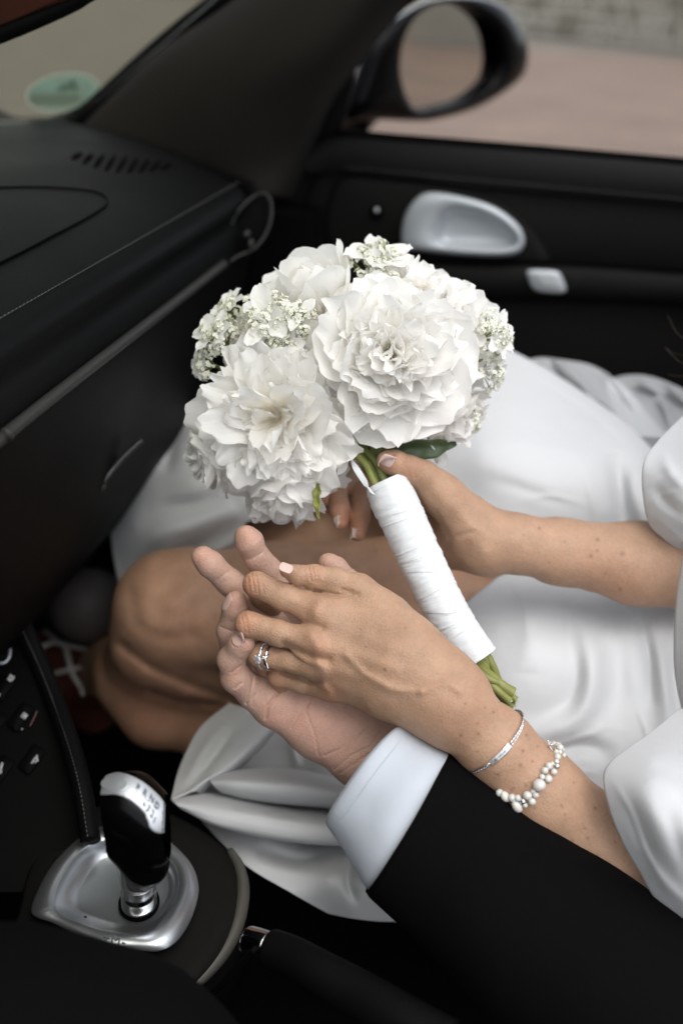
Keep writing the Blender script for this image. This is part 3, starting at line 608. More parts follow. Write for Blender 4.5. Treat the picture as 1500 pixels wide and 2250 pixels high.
# big loose sleeve over her left forearm, bottom right
part_sheet([[(1490,1560),(1560,1545),(1700,1540)], [(1420,1618),(1500,1600),(1600,1600),(1720,1600)], [(1345,1672),(1430,1660),(1560,1670),(1740,1680)], [(1326,1712),(1400,1730),(1540,1750),(1760,1760)], [(1340,1780),(1420,1800),(1560,1820),(1780,1830)], [(1368,1850),(1450,1870),(1580,1890),(1800,1900)], [(1405,1915),(1480,1930),(1600,1950),(1800,1960)], [(1448,1990),(1500,2010),(1620,2030),(1800,2040)], [(1500,2045),(1560,2080),(1660,2110),(1800,2120)]],
    [(1490,1560,.70),(1700,1540,.68),(1420,1618,.665),(1345,1672,.635),(1326,1712,.625),(1430,1680,.610),(1540,1750,.585),(1700,1750,.58),(1340,1780,.615),(1450,1870,.585),(1368,1850,.615),(1405,1915,.62),(1448,1990,.63),(1500,2045,.64),(1600,1950,.575),(1700,2040,.60)],
    [([(1345,1690),(1450,1690),(1530,1740)], 22, -.004), ([(1400,1720),(1440,1800),(1500,1860)], 30, .004), ([(1380,1760),(1420,1850),(1480,1930)], 18, -.004), ([(1460,1780),(1500,1880),(1540,1990)], 22, -.005), ([(1350,1720),(1390,1790),(1420,1870),(1470,1960)], 7, .0022), ([(1430,1900),(1480,1960),(1540,2010)], 16, .006)], name='sleeve', nu=100, nv=110)
# upper sleeve above her right elbow and the bodice edge
part_sheet([[(1500,915),(1560,880),(1700,850)], [(1440,975),(1500,950),(1700,930)], [(1412,1020),(1480,1010),(1700,1000)], [(1412,1090),(1480,1090),(1700,1080)], [(1425,1150),(1490,1150),(1700,1140)], [(1460,1185),(1520,1200),(1700,1220)], [(1500,1215),(1560,1240),(1700,1280)]],
    [(1500,915,.80),(1440,975,.785),(1412,1020,.765),(1412,1090,.755),(1425,1150,.755),(1500,1215,.765),(1500,1050,.725),(1600,1000,.72),(1500,1150,.72),(1700,1100,.72),(1700,1280,.75)],
    [([(1430,1060),(1470,1110),(1520,1140)], 18, -.007), ([(1418,1120),(1450,1090),(1500,1080)], 5, .0014), ([(1420,1050),(1455,1030),(1510,1030)], 5, .0014), ([(1450,1000),(1480,1050),(1520,1080)], 14, .005), ([(1425,1130),(1470,1160),(1510,1200)], 10, .003)], name='sleeve', nu=70, nv=70)
part_sheet([[(1502,1205),(1560,1200),(1700,1200)], [(1486,1300),(1540,1290),(1700,1290)], [(1480,1400),(1530,1390),(1700,1390)], [(1482,1480),(1530,1490),(1700,1490)], [(1500,1570),(1550,1590),(1700,1590)]],
    [(1502,1205,.735),(1486,1300,.735),(1480,1400,.73),(1482,1480,.73),(1500,1570,.73),(1550,1300,.70),(1550,1500,.69),(1700,1400,.66)], name='bodice', nu=40, nv=60)
fB = Body([[J3(hipc, .147), J3(chest, .132), J3(C(2040,700,.85), .095)]], [], .05)
V, Q = surface(fB, *bounds(fB), .016, 0); mesh('bodice', W(V), Q[:, ::-1], M_DRESS, dress)
for a_, b_, c_ in ((C(1950,700,.90), C(2000,1100,.88), C(1720,1240,.82)), (C(2150,900,.74), C(2150,1700,.70), C(1760,2080,.69))):
    fS = Body([[J3(a_, .085), J3(b_, .082), J3(c_, .062)]], [], .05); V, Q = surface(fS, *bounds(fS), .014, 0); mesh('sleeve', W(V), Q[:, ::-1], M_DRESS, dress)
# tulle behind the lap
vl = sheet('tulle_overskirt', [[(1140,800),(1180,786),(1230,790),(1290,800),(1340,825),(1390,870),(1440,930),(1480,980)], [(1150,860),(1220,850),(1290,870),(1340,900),(1390,950),(1430,1000),(1480,1060)]], [(1140,800,1.12),(1290,800,1.1),(1480,980,1.04),(1150,860,1.06),(1290,870,1.05),(1480,1060,1.0)], dress, M_TULLE, [([(1230,800),(1290,860),(1330,930)], 12, .02), ([(1200,790),(1240,850)], 10, -.02), ([(1300,805),(1350,860),(1400,940)], 12, -.02)], nu=70, nv=30, thick=0)
sheet('tulle_overskirt', [[(1330,835),(1380,824),(1430,828),(1500,855),(1560,890)], [(1340,880),(1390,880),(1440,895),(1500,925),(1560,960)], [(1380,960),(1430,960),(1480,970),(1520,990),(1560,1010)]], [(1330,835,1.12),(1430,828,1.1),(1560,890,1.04),(1340,880,1.08),(1440,895,1.06),(1560,960,1.0),(1400,960,1.02),(1560,1010,.98)], dress, M_TULLE, [([(1400,830),(1450,880),(1480,950)], 12, .02), ([(1360,860),(1440,870),(1520,910)], 10, -.02), ([(1460,840),(1520,900)], 10, .015)], nu=70, nv=40, thick=0)
# stray hair at the right edge
for i, (pts, r) in enumerate([([(1466,694,.86),(1485,730,.85),(1510,748,.84),(1560,770,.82)], .00014), ([(1460,762,.86),(1480,785,.85),(1500,798,.84),(1560,810,.82)], .00014), ([(1466,822,.86),(1485,826,.85),(1520,826,.84),(1560,815,.82)], .00014), ([(1462,768,.86),(1485,778,.85),(1510,780,.84),(1560,780,.82)], .00012)]):
    V_, F_ = tube(W(np.array([C(*p) for p in crom(pts, 20)])), r, 5); mesh('hair_strand', V_, F_, plain('hair', (.06, .035, .02), .4) if i == 0 else bpy.data.materials['hair'], bride)
# ------------------------------------------------------------------ groom: cuff and jacket sleeve
def ringtube(name, spec, parent, mat, n=96, nv=60, thick=.001, noise=0, ns=20, **k):
    """spec rows: (uA, vA, uB, vB, d, rd, bu, bv): two silhouette points, depth, depth radius (m), bulge of near side in px"""
    sp = crom(spec, nv); a = np.linspace(0, 2 * np.pi, n, endpoint=False); rows = []
    for (uA, vA, uB, vB, d, rd, bu, bv) in sp:
        cu, cv, hu, hv = (uA + uB) / 2, (vA + vB) / 2, (uA - uB) / 2, (vA - vB) / 2
        dd = d - rd * np.sin(a); u = cu + hu * np.cos(a) + bu * np.sin(a); v = cv + hv * np.cos(a) + bv * np.sin(a)
        rows.append(np.stack([(u - U0) * d / F, (v - V0) * d / F, dd], 1))
    V = np.concatenate(rows); 
    if noise: V += (noise * vnoise(V * ns, 2) + noise * .4 * vnoise(V * ns * 2.7, 7))[:, None] * np.array([.3, .3, 1])
    o = mesh(name, W(V), grid_faces(n, nv, True), mat, parent, **k); addmod(o, 'SOLIDIFY', thickness=thick, offset=0); return o
jk = ringtube('jacket_sleeve', [(985,1655,808,1950,.655,.050,-24,-16), (992,1662,816,1962,.655,.051,-24,-16), (1060,1712,880,2020,.652,.055,-22,-14), (1130,1768,950,2085,.648,.060,-20,-12), (1250,1848,1060,2200,.642,.066,-18,-10), (1345,1905,1150,2290,.636,.072,-14,-8), (1440,1975,1240,2400,.63,.078,-10,-5), (1560,2075,1360,2520,.62,.085,-5,-3), (1750,2250,1560,2700,.60,.095,0,0)], groom, M_SUIT, nv=80, thick=.0022, noise=.0035, ns=11)
for t in (0.0,):
    a = np.linspace(0.1, np.pi - .1, 60)
ringtube('shirt_cuff', [(889,1592,724,1812,.668,.038,-30,-36), (893,1594,727,1818,.667,.0395,-28,-34), (920,1612,752,1852,.664,.041,-24,-24), (960,1640,785,1905,.658,.044,-22,-18), (1010,1675,815,1950,.656,.045,-20,-14), (1080,1740,900,2010,.652,.045,-18,-10)], groom, M_SHIRT, nv=40, thick=.0016, noise=.0015, ns=24)
cuff = bpy.data.objects['shirt_cuff']; cv_ = np.array([v.co for v in cuff.data.vertices]).reshape(40, 96, 3); st_ = MB(); ln_ = EYE + (cv_[4] - EYE) * .9982
for i in range(96):
    for t0 in (0, .5):
        a_ = ln_[i] * (1 - t0) + ln_[(i + 1) % 96] * t0; b_ = ln_[i] * (1 - t0 - .3) + ln_[(i + 1) % 96] * (t0 + .3); V_, F_ = tube(np.array([a_, (a_ + b_) / 2, b_]), .00022, 4); st_.add(V_, F_)
st_.build('cuff_stitching', M_SHIRT, cuff, kind='stuff')
# trouser leg of the driver, bottom left
fK = Body([[J(-500,2850,.50,260), J(-60,2370,.47,300), J(200,2470,.49,290)], [J(200,2470,.49,290), J(560,2800,.52,330)]], [], .06)
V, Q = surface(fK, *bounds(fK), .010, 0); mesh('trousers', W(V), Q[:, ::-1], M_SUIT, groom)
# ------------------------------------------------------------------ bouquet
def unit(v): v = np.array(v, float); return v / np.linalg.norm(v)
BQ = C(815, 1035, .728)
bouquet = thing('bouquet', W(C(950, 1290, .715))[0], 'round bouquet of white peonies and lace flowers with ribbon wrapped stems', 'bouquet')
PW = np.array([.95, .94, .92]); PY_ = np.array([.95, .85, .58]); PC = np.array([.87, .845, .79])
def petal_verts(org, ax, phi, th0, curl, L, Wd, cup, ruf, seed, twist=0, nu=15, nv=18, yel=.5, notch=.12, back=0):
    rg = np.random.default_rng(seed); ref = unit(np.cross(ax, [0.31, .9, .2])); e2 = np.cross(ax, ref); rad = math.cos(phi) * ref + math.sin(phi) * e2; tan = np.cross(ax, rad)
    tan = unit(tan + twist * ax * .6 + twist * rad * .3)
    s = np.linspace(0, 1, nv); th = th0 + curl * s ** 1.4 - back * s ** 4
    dl = L / (nv - 1); mid = np.zeros((nv, 3)); T = np.zeros((nv, 3)); Nn = np.zeros((nv, 3))
    for i in range(nv):
        T[i] = math.cos(th[i]) * ax + math.sin(th[i]) * rad; Nn[i] = math.cos(th[i]) * -rad + math.sin(th[i]) * ax
        if i: mid[i] = mid[i - 1] + T[i] * dl
    u = np.linspace(-1, 1, nu); no = rg.uniform(0, 100); k1, k2 = rg.uniform(2, 4), rg.uniform(4, 8); ph1, ph2, ph3 = rg.uniform(0, 6.3, 3)
    tipn = notch * (.5 + .5 * np.sin(k1 * u + ph1)) * .8 + notch * .5 * np.abs(np.sin(k2 * u + ph2)) ** 2 + notch * 1.6 * np.exp(-((u - rg.uniform(-.5, .5)) / .16) ** 2) * rg.integers(0, 2)
    V = []; col = []
    for j in range(nv):
        w = Wd * (.16 + .84 * np.sin(np.pi / 2 * min(1, s[j] / .66)) ** 1.3)
        if s[j] > .66: w *= math.sqrt(max(0, 1 - ((s[j] - .66) / .36) ** 2 * .42))
        c = cup * (1 - .35 * s[j])
        sh = L * s[j] ** 2 * (-tipn - .20 * u ** 2 * s[j])
        x = w * np.sin(u * c) / c; z = w * (1 - np.cos(u * c)) / c
        z = z + ruf * L * s[j] ** 2 * (.5 * np.sin(k1 * 1.7 * u + ph3 + s[j] * 2) + .6 * np.sin(k2 * 1.3 * u + ph1 + s[j] * 3) * np.abs(u) + .12 * np.sin(9 * u + ph2) * s[j] ** 2)
        q = mid[j] + T[j] * sh[:, None] + tan * x[:, None] + Nn[j] * z[:, None]
        V.append(org + q)
        k = max(0, 1 - s[j] / .75) ** 1.3 * yel; col.append(np.c_[np.tile(PW * (1 - k) + PY_ * k, (nu, 1)), u * .5 + .5 + no])
    V = np.concatenate(V); V += (.0010 * np.stack([vnoise(V * 70 + no, i) for i in range(3)], 1) + .0006 * np.stack([vnoise(V * 240 + no, i + 5) for i in range(3)], 1)) * np.repeat(s, nu)[:, None]
    return V, np.concatenate(col)
PF = {}
def petal_obj(parent, *a, **k):
    nu, nv = k.get('nu', 15), k.get('nv', 18)
    if (nu, nv) not in PF: PF[(nu, nv)] = np.array(grid_faces(nu, nv))
    V, c = petal_verts(*a, **k); return mesh('petal', W(V), PF[(nu, nv)], M_PETAL, parent, cols=c)
def peony(c, ax, Rr, layers, seed, yel=.55, label=None):
    ax = unit(ax); rg = np.random.default_rng(seed); base = c - ax * Rr * .55
    # receptacle with green sepals is the part the petals hang from
    V, Fc = ball(W(base - ax * Rr * .12)[0], Rr * .2, 14, 9); fl = mesh('peony', V, Fc, M_CREAM, bouquet, label=label)
    for n, th, cu, L, wd, cup, ruf, notch, *lf in layers:
        lf = lf[0] if lf else 0
        off = rg.uniform(0, 6.3)
        for i in range(n):
            phi = off + 2 * math.pi * (i + rg.uniform(-.42, .42)) / n
            k = rg.uniform(.84, 1.12); jt = unit(ax + (.10 + lf * .5) * rg.normal(size=3))
            petal_obj(fl, base + ax * (lf + rg.uniform(-.04, .08)) * Rr, jt, phi, math.radians(th + rg.uniform(-12, 12)), math.radians(cu + rg.uniform(-14, 14)), L * Rr * k, wd * Rr * rg.uniform(.8, 1.2), cup * rg.uniform(.75, 1.25), ruf * rg.uniform(.6, 1.4), int(rg.integers(1e9)), twist=rg.uniform(-.5, .5), yel=yel if th < 50 else yel * .35, notch=notch, back=rg.uniform(-.5, .5))
    return fl, base
OPEN = [(9, 72, 28, 1.16, .50, .6, .05, .06, 0), (13, 61, 28, 1.14, .40, .7, .06, .09, 0), (16, 51, 24, 1.10, .33, .8, .06, .08, 0), (16, 42, 22, 1.05, .28, .8, .06, .09, .03), (14, 34, 20, .86, .22, .8, .07, .1, .08), (11, 26, 20, .60, .15, .8, .08, .12, .14)]
FULL = [(8, 70, 30, 1.10, .54, .6, .05, .05), (10, 58, 20, 1.10, .48, .8, .06, .08), (11, 50, -2, 1.10, .44, 1.0, .06, .08), (11, 42, -14, 1.08, .40, 1.1, .08, .1), (15, 40, 2, .86, .30, .9, .08, .1, .2), (16, 36, 10, .68, .23, .9, .09, .1, .36), (13, 30, 10, .58, .20, .9, .1, .1, .46), (4, 12, 0, .44, .28, 1.0, .1, .1, .52)]
SMALL = [(7, 64, 22, 1.12, .56, .7, .06, .07), (8, 50, 2, 1.08, .48, .9, .07, .09), (8, 38, -8, .9, .40, 1.1, .09, .1, .15), (7, 30, 0, .62, .30, 1.0, .1, .1, .38), (4, 14, 0, .48, .24, 1.0, .1, .1, .5)]
BUD = [(6, 64, 20, 1.2, .60, .8, .05, .06), (6, 52, -50, 1.25, .60, 1.15, .02, .03), (6, 40, -60, 1.22, .58, 1.2, .02, .03), (5, 24, -50, 1.12, .46, 1.2, .03, .05)]
flowers = [(C(588,925,.700), (-.30,.22,-1), .060, OPEN, 21, .5), (C(860,775,.690), (.05,.02,-1), .061, FULL, 32, .35), (C(684,650,.735), (-.25,-.75,-.8), .050, BUD, 43, .3),
    (C(1000,705,.735), (.60,-.40,-.75), .046, SMALL, 54, .35), (C(1000,915,.750), (.75,.6,-.45), .044, SMALL, 65, .35), (C(615,1075,.738), (-.1,.9,-.45), .050, SMALL, 76, .3),
    (C(655,800,.715), (-.1,-.1,-1), .036, SMALL, 87, .6), (C(800,900,.718), (.05,.75,-.8), .044, SMALL, 98, .4), (C(560,720,.750), (-.6,-.7,-.7), .038, SMALL, 101, .3), (C(455,1000,.745), (-.9,.3,-.3), .036, SMALL, 112, .2),
    (C(905,640,.735), (.1,-.8,-.7), .046, SMALL, 123, .3), (C(690,945,.72), (.2,.5,-1), .036, SMALL, 134, .5)]
bases = []
for f in flowers: bases.append(peony(*f)[1])
# lace flowers: stalks, dome of tiny florets, a ring of larger outer petals
def lace(c, ax, Rr, seed, nray=12, big=6):
    nray = int(nray * 1.3)
    ax = unit(ax); rg = np.random.default_rng(seed); ref = unit(np.cross(ax, [0.3, .2, .9])); e2 = np.cross(ax, ref); base = c - ax * Rr * .9
    st = MB(); fl = MB(); cen = MB()
    for i in range(nray):
        if i == 0: th, ph = 0, 0
        elif i < nray * .4: th, ph = .42, 6.28 * i / (nray * .4 - 1)
        else: th, ph = .85, 6.28 * i / (nray * .6)
        th += rg.uniform(-.1, .1); ph += rg.uniform(-.25, .25)
        dr = math.cos(th) * ax + math.sin(th) * (math.cos(ph) * ref + math.sin(ph) * e2); tip = base + dr * Rr * rg.uniform(1.0, 1.25)
        V, Fc = tube(W(crom([base, base + dr * Rr * .55 + ax * .001, tip - dr * .004], 7)), .00045, 5); st.add(V, Fc)
        for k in range(18):
            t2 = rg.uniform(0, 1) ** .5 * 1.25; p2 = rg.uniform(0, 6.28); r1 = unit(np.cross(dr, [.2, .9, .1])); r2 = np.cross(dr, r1)
            d2 = math.cos(t2) * dr + math.sin(t2) * (math.cos(p2) * r1 + math.sin(p2) * r2); q = tip - dr * .004 + d2 * .0052 * rg.uniform(.75, 1.1)
            if k % 3 == 0:
                V, Fc = tube(W(np.array([tip - dr * .004, (tip - dr * .004 + q) / 2, q])), .0002, 4); st.add(V, Fc)
            V, Fc = ball(W(q)[0], .00045, 6, 4); cen.add(V, Fc)
            a1 = unit(np.cross(d2, [.7, .1, .3])); a2 = np.cross(d2, a1); o = rg.uniform(0, 6.28)
            for m in range(5):
                an = o + m * 1.2566; rr = math.cos(an) * a1 + math.sin(an) * a2; tt = np.cross(d2, rr); l = .0015 * rg.uniform(.8, 1.25)
                P4 = np.array([q, q + rr * l * .6 + tt * l * .38 + d2 * .0002, q + rr * l + d2 * .0005, q + rr * l * .6 - tt * l * .38 + d2 * .0002]); fl.add(W(P4), [(0, 1, 2, 3)])
    root = st.build('lace_flower', M_STEM, bouquet)
    fl.build('florets', M_FLORET, root, smooth=False, kind='stuff'); cen.build('floret_hearts', M_FGREEN, root, kind='stuff')
    for i in range(big):
        ph = 6.28 * (i + rg.uniform(-.3, .3)) / big
        petal_obj(root, base + ax * Rr * .7, ax, ph, 1.1, .35, Rr * rg.uniform(.9, 1.2), Rr * rg.uniform(.26, .38), .6, .05, int(rg.integers(1e9)), nu=9, nv=9, yel=.0, notch=.05)
    return base
for a in [(C(470,728,.722), (-.55,-.45,-.75), .019, 1), (C(585,700,.700), (-.2,-.25,-1), .024, 2, 14, 5), (C(655,690,.694), (-.1,-.3,-1), .014, 22, 7, 3), (C(832,562,.738), (.1,-.75,-.6), .028, 3, 18, 7), (C(1095,735,.728), (.7,-.1,-.7), .020, 4, 10), (C(440,800,.735), (-.8,.0,-.5), .013, 5, 8), (C(1040,925,.752), (.7,.5,-.5), .016, 6, 8, 7), (C(1090,820,.742), (.8,.2,-.5), .016, 7, 8, 7), (C(628,752,.702), (-.1,-.1,-1), .015, 8, 7, 3), (C(500,670,.745), (-.5,-.7,-.6), .017, 9, 9)]:
    bases.append(lace(*a))
# leaves
def leaf(p0, p1, w, bend, up, mat=M_LEAF):
    p0, p1 = C(*p0), C(*p1); ax = p1 - p0; L = np.linalg.norm(ax); t = ax / L; sd = unit(np.cross(t, up)); nn = np.cross(sd, t); V = []
    for j in range(19):
        s = j / 18; ww = w * (math.sin(math.pi * s ** .8) ** .8 + .02)
        for i in range(9):
            u = -1 + i / 4; V.append(p0 + ax * s + sd * ww * u + nn * (bend * math.sin(math.pi * s) + abs(u) * ww * .45 + .0012 * math.sin(s * 19 + u * 2)))
    o = mesh('leaf', W(np.array(V)), np.array(grid_faces(9, 19)), mat, bouquet); addmod(o, 'SOLIDIFY', thickness=.0005, offset=0)
leaf((860,985,.735), (1005,973,.748), .0085, .003, (0, .6, -1)); leaf((700,1060,.72), (700,1140,.700), .0032, .002, (-.4, 0, -1), M_STEM)
leaf((800,970,.75), (730,1010,.72), .006, .002, (0, .4, -1), M_STEM2); leaf((720,760,.73), (650,742,.705), .006, .002, (0, .4, -1)); leaf((690,780,.725), (672,730,.705), .004, .001, (0, .4, -1), M_STEM)
leaf((900,985,.76), (800,960,.745), .012, .002, (0, .4, -1)); leaf((720,880,.745), (700,850,.73), .007, .002, (0, .4, -1)); leaf((1010,800,.735), (1060,790,.725), .003, .001, (0, .4, -1), M_STEM)
# a small curled petal tip standing up at the top and loose petals
petal_obj(bouquet, C(748,580,.735), unit((-.1,-1,-.2)), 0, .1, -.2, .0200, .003, .9, .05, 5, nu=9, nv=9, yel=0)
# stems from every flower down through the wrap to the cut ends
wrap_ax = [(845,1058,.722), (893,1160,.719), (940,1262,.714), (990,1360,.709), (1052,1450,.704)]
ends = [(1080,1508,.700,10), (1104,1530,.698,11), (1126,1522,.692,12), (1124,1552,.706,10), (1066,1484,.700,9), (1092,1520,.716,10), (1110,1562,.712,9), (1094,1500,.690,8), (1118,1540,.690,9), (1070,1505,.712,8), (1132,1538,.702,8)]
for i, b in enumerate(bases):
    jx = (i * 7919 % 13 - 6) * 3.0; jd = (i * 104729 % 11 - 5) * .0016
    X = [b, (b + C(815 + jx, 985, .735 + jd)) / 2 + C(0, 0, 0) , C(812 + jx, 1010, .730 + jd), C(838 + jx * .8, 1062, .722 + jd), C(880 + jx * .7, 1140, .719 + jd)]
    V, Fc = tube(W(crom(X, 26)), .0028 if i < 12 else .0014, 10); mesh('stem', V, Fc, M_STEM2 if i % 3 else M_STEM, bouquet)
for i, (u, v, d, r) in enumerate(ends):
    k = (i % 7 - 3) * 9
    X = W(crom([C(1005 + k, 1385, .708), C(1048 + k, 1450, .705), C((1065 + k + u) / 2, (1475 + v) / 2, d), C(u, v, d)], 20)); rr = np.full(20, r * .70 / F); rr[-3:] *= [.97, 1.0, 1.06]
    V, Fc = tube(X, rr, 14, caps=False); s = mesh('stem', V, Fc, M_STEM, bouquet)
    T = unit(X[-1] - X[-2]); V, Fc = tube(np.array([X[-1] - T * .0016, X[-1] + T * .0012, X[-1] + T * .0016]), np.array([r * .72, r * .66, r * .3]) * .70 / F, 14); V += .0009 * np.stack([vnoise(V * 900, 60 + q) for q in range(3)], 1); mesh('cut_end', V, Fc, M_CUT, s, smooth=False)
# ribbon wrap: a helix of overlapping turns
nW, mW = 120, 330
A = crom([C(*p) for p in wrap_ax], mW); T, N, B = frames(A); a = np.linspace(0, 2 * np.pi, nW, endpoint=False); V = []
rad = np.interp(np.linspace(0, 1, mW), [0, .03, .10, .35, .7, 1], [.0145, .0158, .0168, .0158, .0152, .0142])
for j in range(mW):
    s = j / (mW - 1); tw = a / (2 * np.pi) + s * 11 + .25 * np.sin(a + s * 23) + .3 * np.sin(s * 31); fr = tw - np.floor(tw)
    nz = vnoise(np.stack([np.cos(a) * 3, np.sin(a) * 3, np.full(nW, s * 60)], 1), 3) ; n2 = vnoise(np.stack([np.cos(a) * 1.5 + tw * 2, np.sin(a) * 1.5, np.full(nW, s * 14)], 1), 8)
    r = rad[j] * (1 + .02 * n2) + .00055 * fr ** 1.5 + .00022 * nz + .0003 * vnoise(np.stack([tw * 7, a * 1.2, np.full(nW, s * 30)], 1), 5)
    V.append(A[j] + r[:, None] * (np.cos(a)[:, None] * N[j] + np.sin(a)[:, None] * B[j]))
rb = mesh('ribbon_wrap', W(np.concatenate(V)), np.array(grid_faces(nW, mW, True)), M_RIB, bouquet); addmod(rb, 'SOLIDIFY', thickness=.0008, offset=-1)
# loose ribbon end at the top left of the wrap
sheet('ribbon_end', [[(770,1005),(790,1030),(806,1055)], [(775,1030),(795,1055),(812,1080)], [(800,1068),(815,1078),(826,1090)]], [(770,1005,.724),(806,1055,.712),(775,1030,.716),(812,1080,.706),(800,1068,.712),(826,1090,.704)], bouquet, M_RIB, nu=24, nv=20, wob=.001, wobs=60)
# ------------------------------------------------------------------ jewellery
def hit(f, u, v, d0=.45, d1=.80):
    ds = np.linspace(d0, d1, 900); p = np.stack([(u - U0) * ds / F, (v - V0) * ds / F, ds], 1); m = f(p) < 0
    return ds[np.argmax(m)] if m.any() else None
# chain bracelet
def wristloop(cc, a1, side, n, lift):
    cc = C(*cc); ax = unit(C(*a1) - cc); e1 = np.array(side, float); e1 = unit(e1 - e1.dot(ax) * ax); e2 = np.cross(ax, e1); out = []
    for t in np.linspace(0, 2 * np.pi, n, endpoint=False):
        d = math.cos(t) * e1 + math.sin(t) * e2; out.append(march(fL, cc, d, .06) + d * lift)
    return np.array(out), ax
Lp, ax = wristloop((1082,1630,.655), (1190,1742,.659), (.74,-.67,0), 240, .0008)
Lp = crom(Lp[::3], 400, True)
br = thing('chain_bracelet', W(Lp[0])[0], 'thin silver curb chain bracelet with engraved plate on her left wrist, nearer the hand', 'bracelet')
tot = np.linalg.norm(np.diff(np.vstack([Lp, Lp[:1]]), axis=0), axis=1).sum(); nl = int(tot / .0024); Lk = crom(Lp[::4], nl, True)
near = Lk[:, 2] < np.median(Lk[:, 2]); q = pix(Lk); t_al = (q - np.array([1128, 1565])) @ unit((-93., 125.)); plate = near & (t_al > 60) & (t_al < 126)
ch = MB(); Tn, Nn, Bn = frames(np.vstack([Lk, Lk[:1]])); a = np.linspace(0, 2 * np.pi, 10, endpoint=False)
cen = Lk.mean(0)
for i in range(nl):
    if plate[i]: continue
    T = Tn[i]; rad = unit(Lk[i] - cen - (Lk[i] - cen).dot(T) * T); sd = np.cross(T, rad); ph = .65
    s1 = math.cos(ph) * sd + math.sin(ph) * rad; X = Lk[i] + np.cos(a)[:, None] * T * .0022 + np.sin(a)[:, None] * s1 * .0016 + np.sin(2 * a)[:, None] * rad * .0002
    X = np.vstack([X, X[:1]]); V, Fc = tube(W(X), .00044, 6, caps=False); ch.add(V, Fc)
ch.build('chain', M_CHROME, br, kind='stuff')
pi_ = np.where(plate)[0]; X = Lk[pi_]; V = []
for i in pi_:
    T = Tn[i]; rad = unit(Lk[i] - cen - (Lk[i] - cen).dot(T) * T); sd = np.cross(T, rad)
    V.append([Lk[i] + sd * x * .0019 + rad * y * .0006 for x, y in ((-1, -.4), (-1, .7), (-.75, 1), (.75, 1), (1, .7), (1, -.4), (.5, -1), (-.5, -1))])
V, Fc = ringloft([np.array(v) for v in V]); mesh('name_plate', W(V), Fc, plain('engraved silver', (.62, .62, .63), rough=.28, metal=1, bump=.0), br, smooth=False)
eng = MB(); rg = np.random.default_rng(5)
for k in range(26):
    i = pi_[int(2 + k * (len(pi_) - 4) / 26)]; fr = (2 + k * (len(pi_) - 4) / 26) % 1; p = Lk[i] * (1 - fr) + Lk[min(i + 1, nl - 1)] * fr; T = Tn[i]; rad = unit(p - cen - (p - cen).dot(T) * T); sd = np.cross(T, rad); p = p + rad * .00062
    X = p + np.array([sd * rg.uniform(-.8, .8) * .001 + T * rg.uniform(-.4, .4) * .001 for _ in range(4)]); V, Fc = tube(W(X), .00009, 4); eng.add(V, Fc)
eng.build('engraving', M_GLOSS, br, kind='stuff')
# pearl bracelet
pb = thing('pearl_bracelet', P(1180, 1720, .64), 'bracelet of mixed white pearls and small silver beads further up her left forearm', 'bracelet')
PL = [(1228,1641,5.5,0),(1221,1652,6.2,0),(1229,1653,6,0),(1224,1663,7.5,0),(1222,1673,5.5,0),(1213,1678,5,0),(1205,1683,8.5,0),(1196,1693,8,0),(1223,1683,6.5,1),(1216,1696,7.5,0),(1190,1707,6.2,0),(1204,1711,8.2,0),(1184,1725,14,0),(1171,1738,5.8,0),(1176,1747,7.2,0),(1158,1748,9.5,0),(1168,1761,8,0),(1148,1760,7.5,1),(1137,1753,7.5,0),(1153,1769,6.5,0),(1124,1753,8.5,0),(1109,1750,10,2),(1135,1772,11,2),(1236,1648,5,0),(1238,1660,5,0),(1097,1742,9,0)]
for u, v, r, k in PL:
    d = hit(fL, u, v); rr = r * .64 / F; d = (d if d else .668) - rr * .8; sc3 = (1, 1, 1) if k < 2 else (1.0, 1.0, 1.35)
    rg = np.random.default_rng(int(u)); rot = np.linalg.qr(rg.normal(size=(3, 3)))[0]
    if k == 2: z = unit(C(u + 12, v + 16, d) - C(u, v, d)); zz = (W(z) - EYE)[0]; x = unit(np.cross(zz, [0, 0, 1])); rot = np.stack([x, np.cross(zz, x), zz], 1)
    V, Fc = ball((0, 0, 0), rr, 20, 14, tuple(np.array(sc3) * rg.uniform(.93, 1.07, 3)), rot); V *= (1 + .035 * vnoise(V * 420 + u, 3))[:, None]; V += W(C(u, v, d))[0]
    mesh('silver_bead' if k == 1 else 'pearl', V, Fc, M_CHROME if k == 1 else M_PEARL, pb)
# toggle clasp
for pts, r in (([(1203,1629),(1207,1640),(1213,1650)], 1.6),):
    V, Fc = tube(W(crom([C(u, v, .648) for u, v in pts], 12)), r * .65 / F, 8); mesh('toggle_bar', V, Fc, M_CHROME, pb)
V, Fc = ball(W(C(1203,1628,.648))[0], 2.6 * .65 / F, 10, 8); mesh('toggle_tip', V, Fc, M_CHROME, pb)
a = np.linspace(0, 2 * np.pi, 25); X = np.array([C(1211 + 8 * math.cos(t), 1645 + 9 * math.sin(t), .65 + .003 * math.sin(t)) for t in a]); V, Fc = tube(W(X), .0006, 7, caps=False); mesh('toggle_loop', V, Fc, M_CHROME, pb)
# hidden back of the string round the far side of the arm
Lq, ax = wristloop((1172,1706,.658), (1290,1812,.664), (.70,-.70,0), 80, .0015); far = Lq[Lq[:, 2] > .657]
for p in far[::3]:
    V, Fc = ball(W(p)[0], .0026, 14, 10); mesh('pearl', V, Fc, M_PEARL, pb)
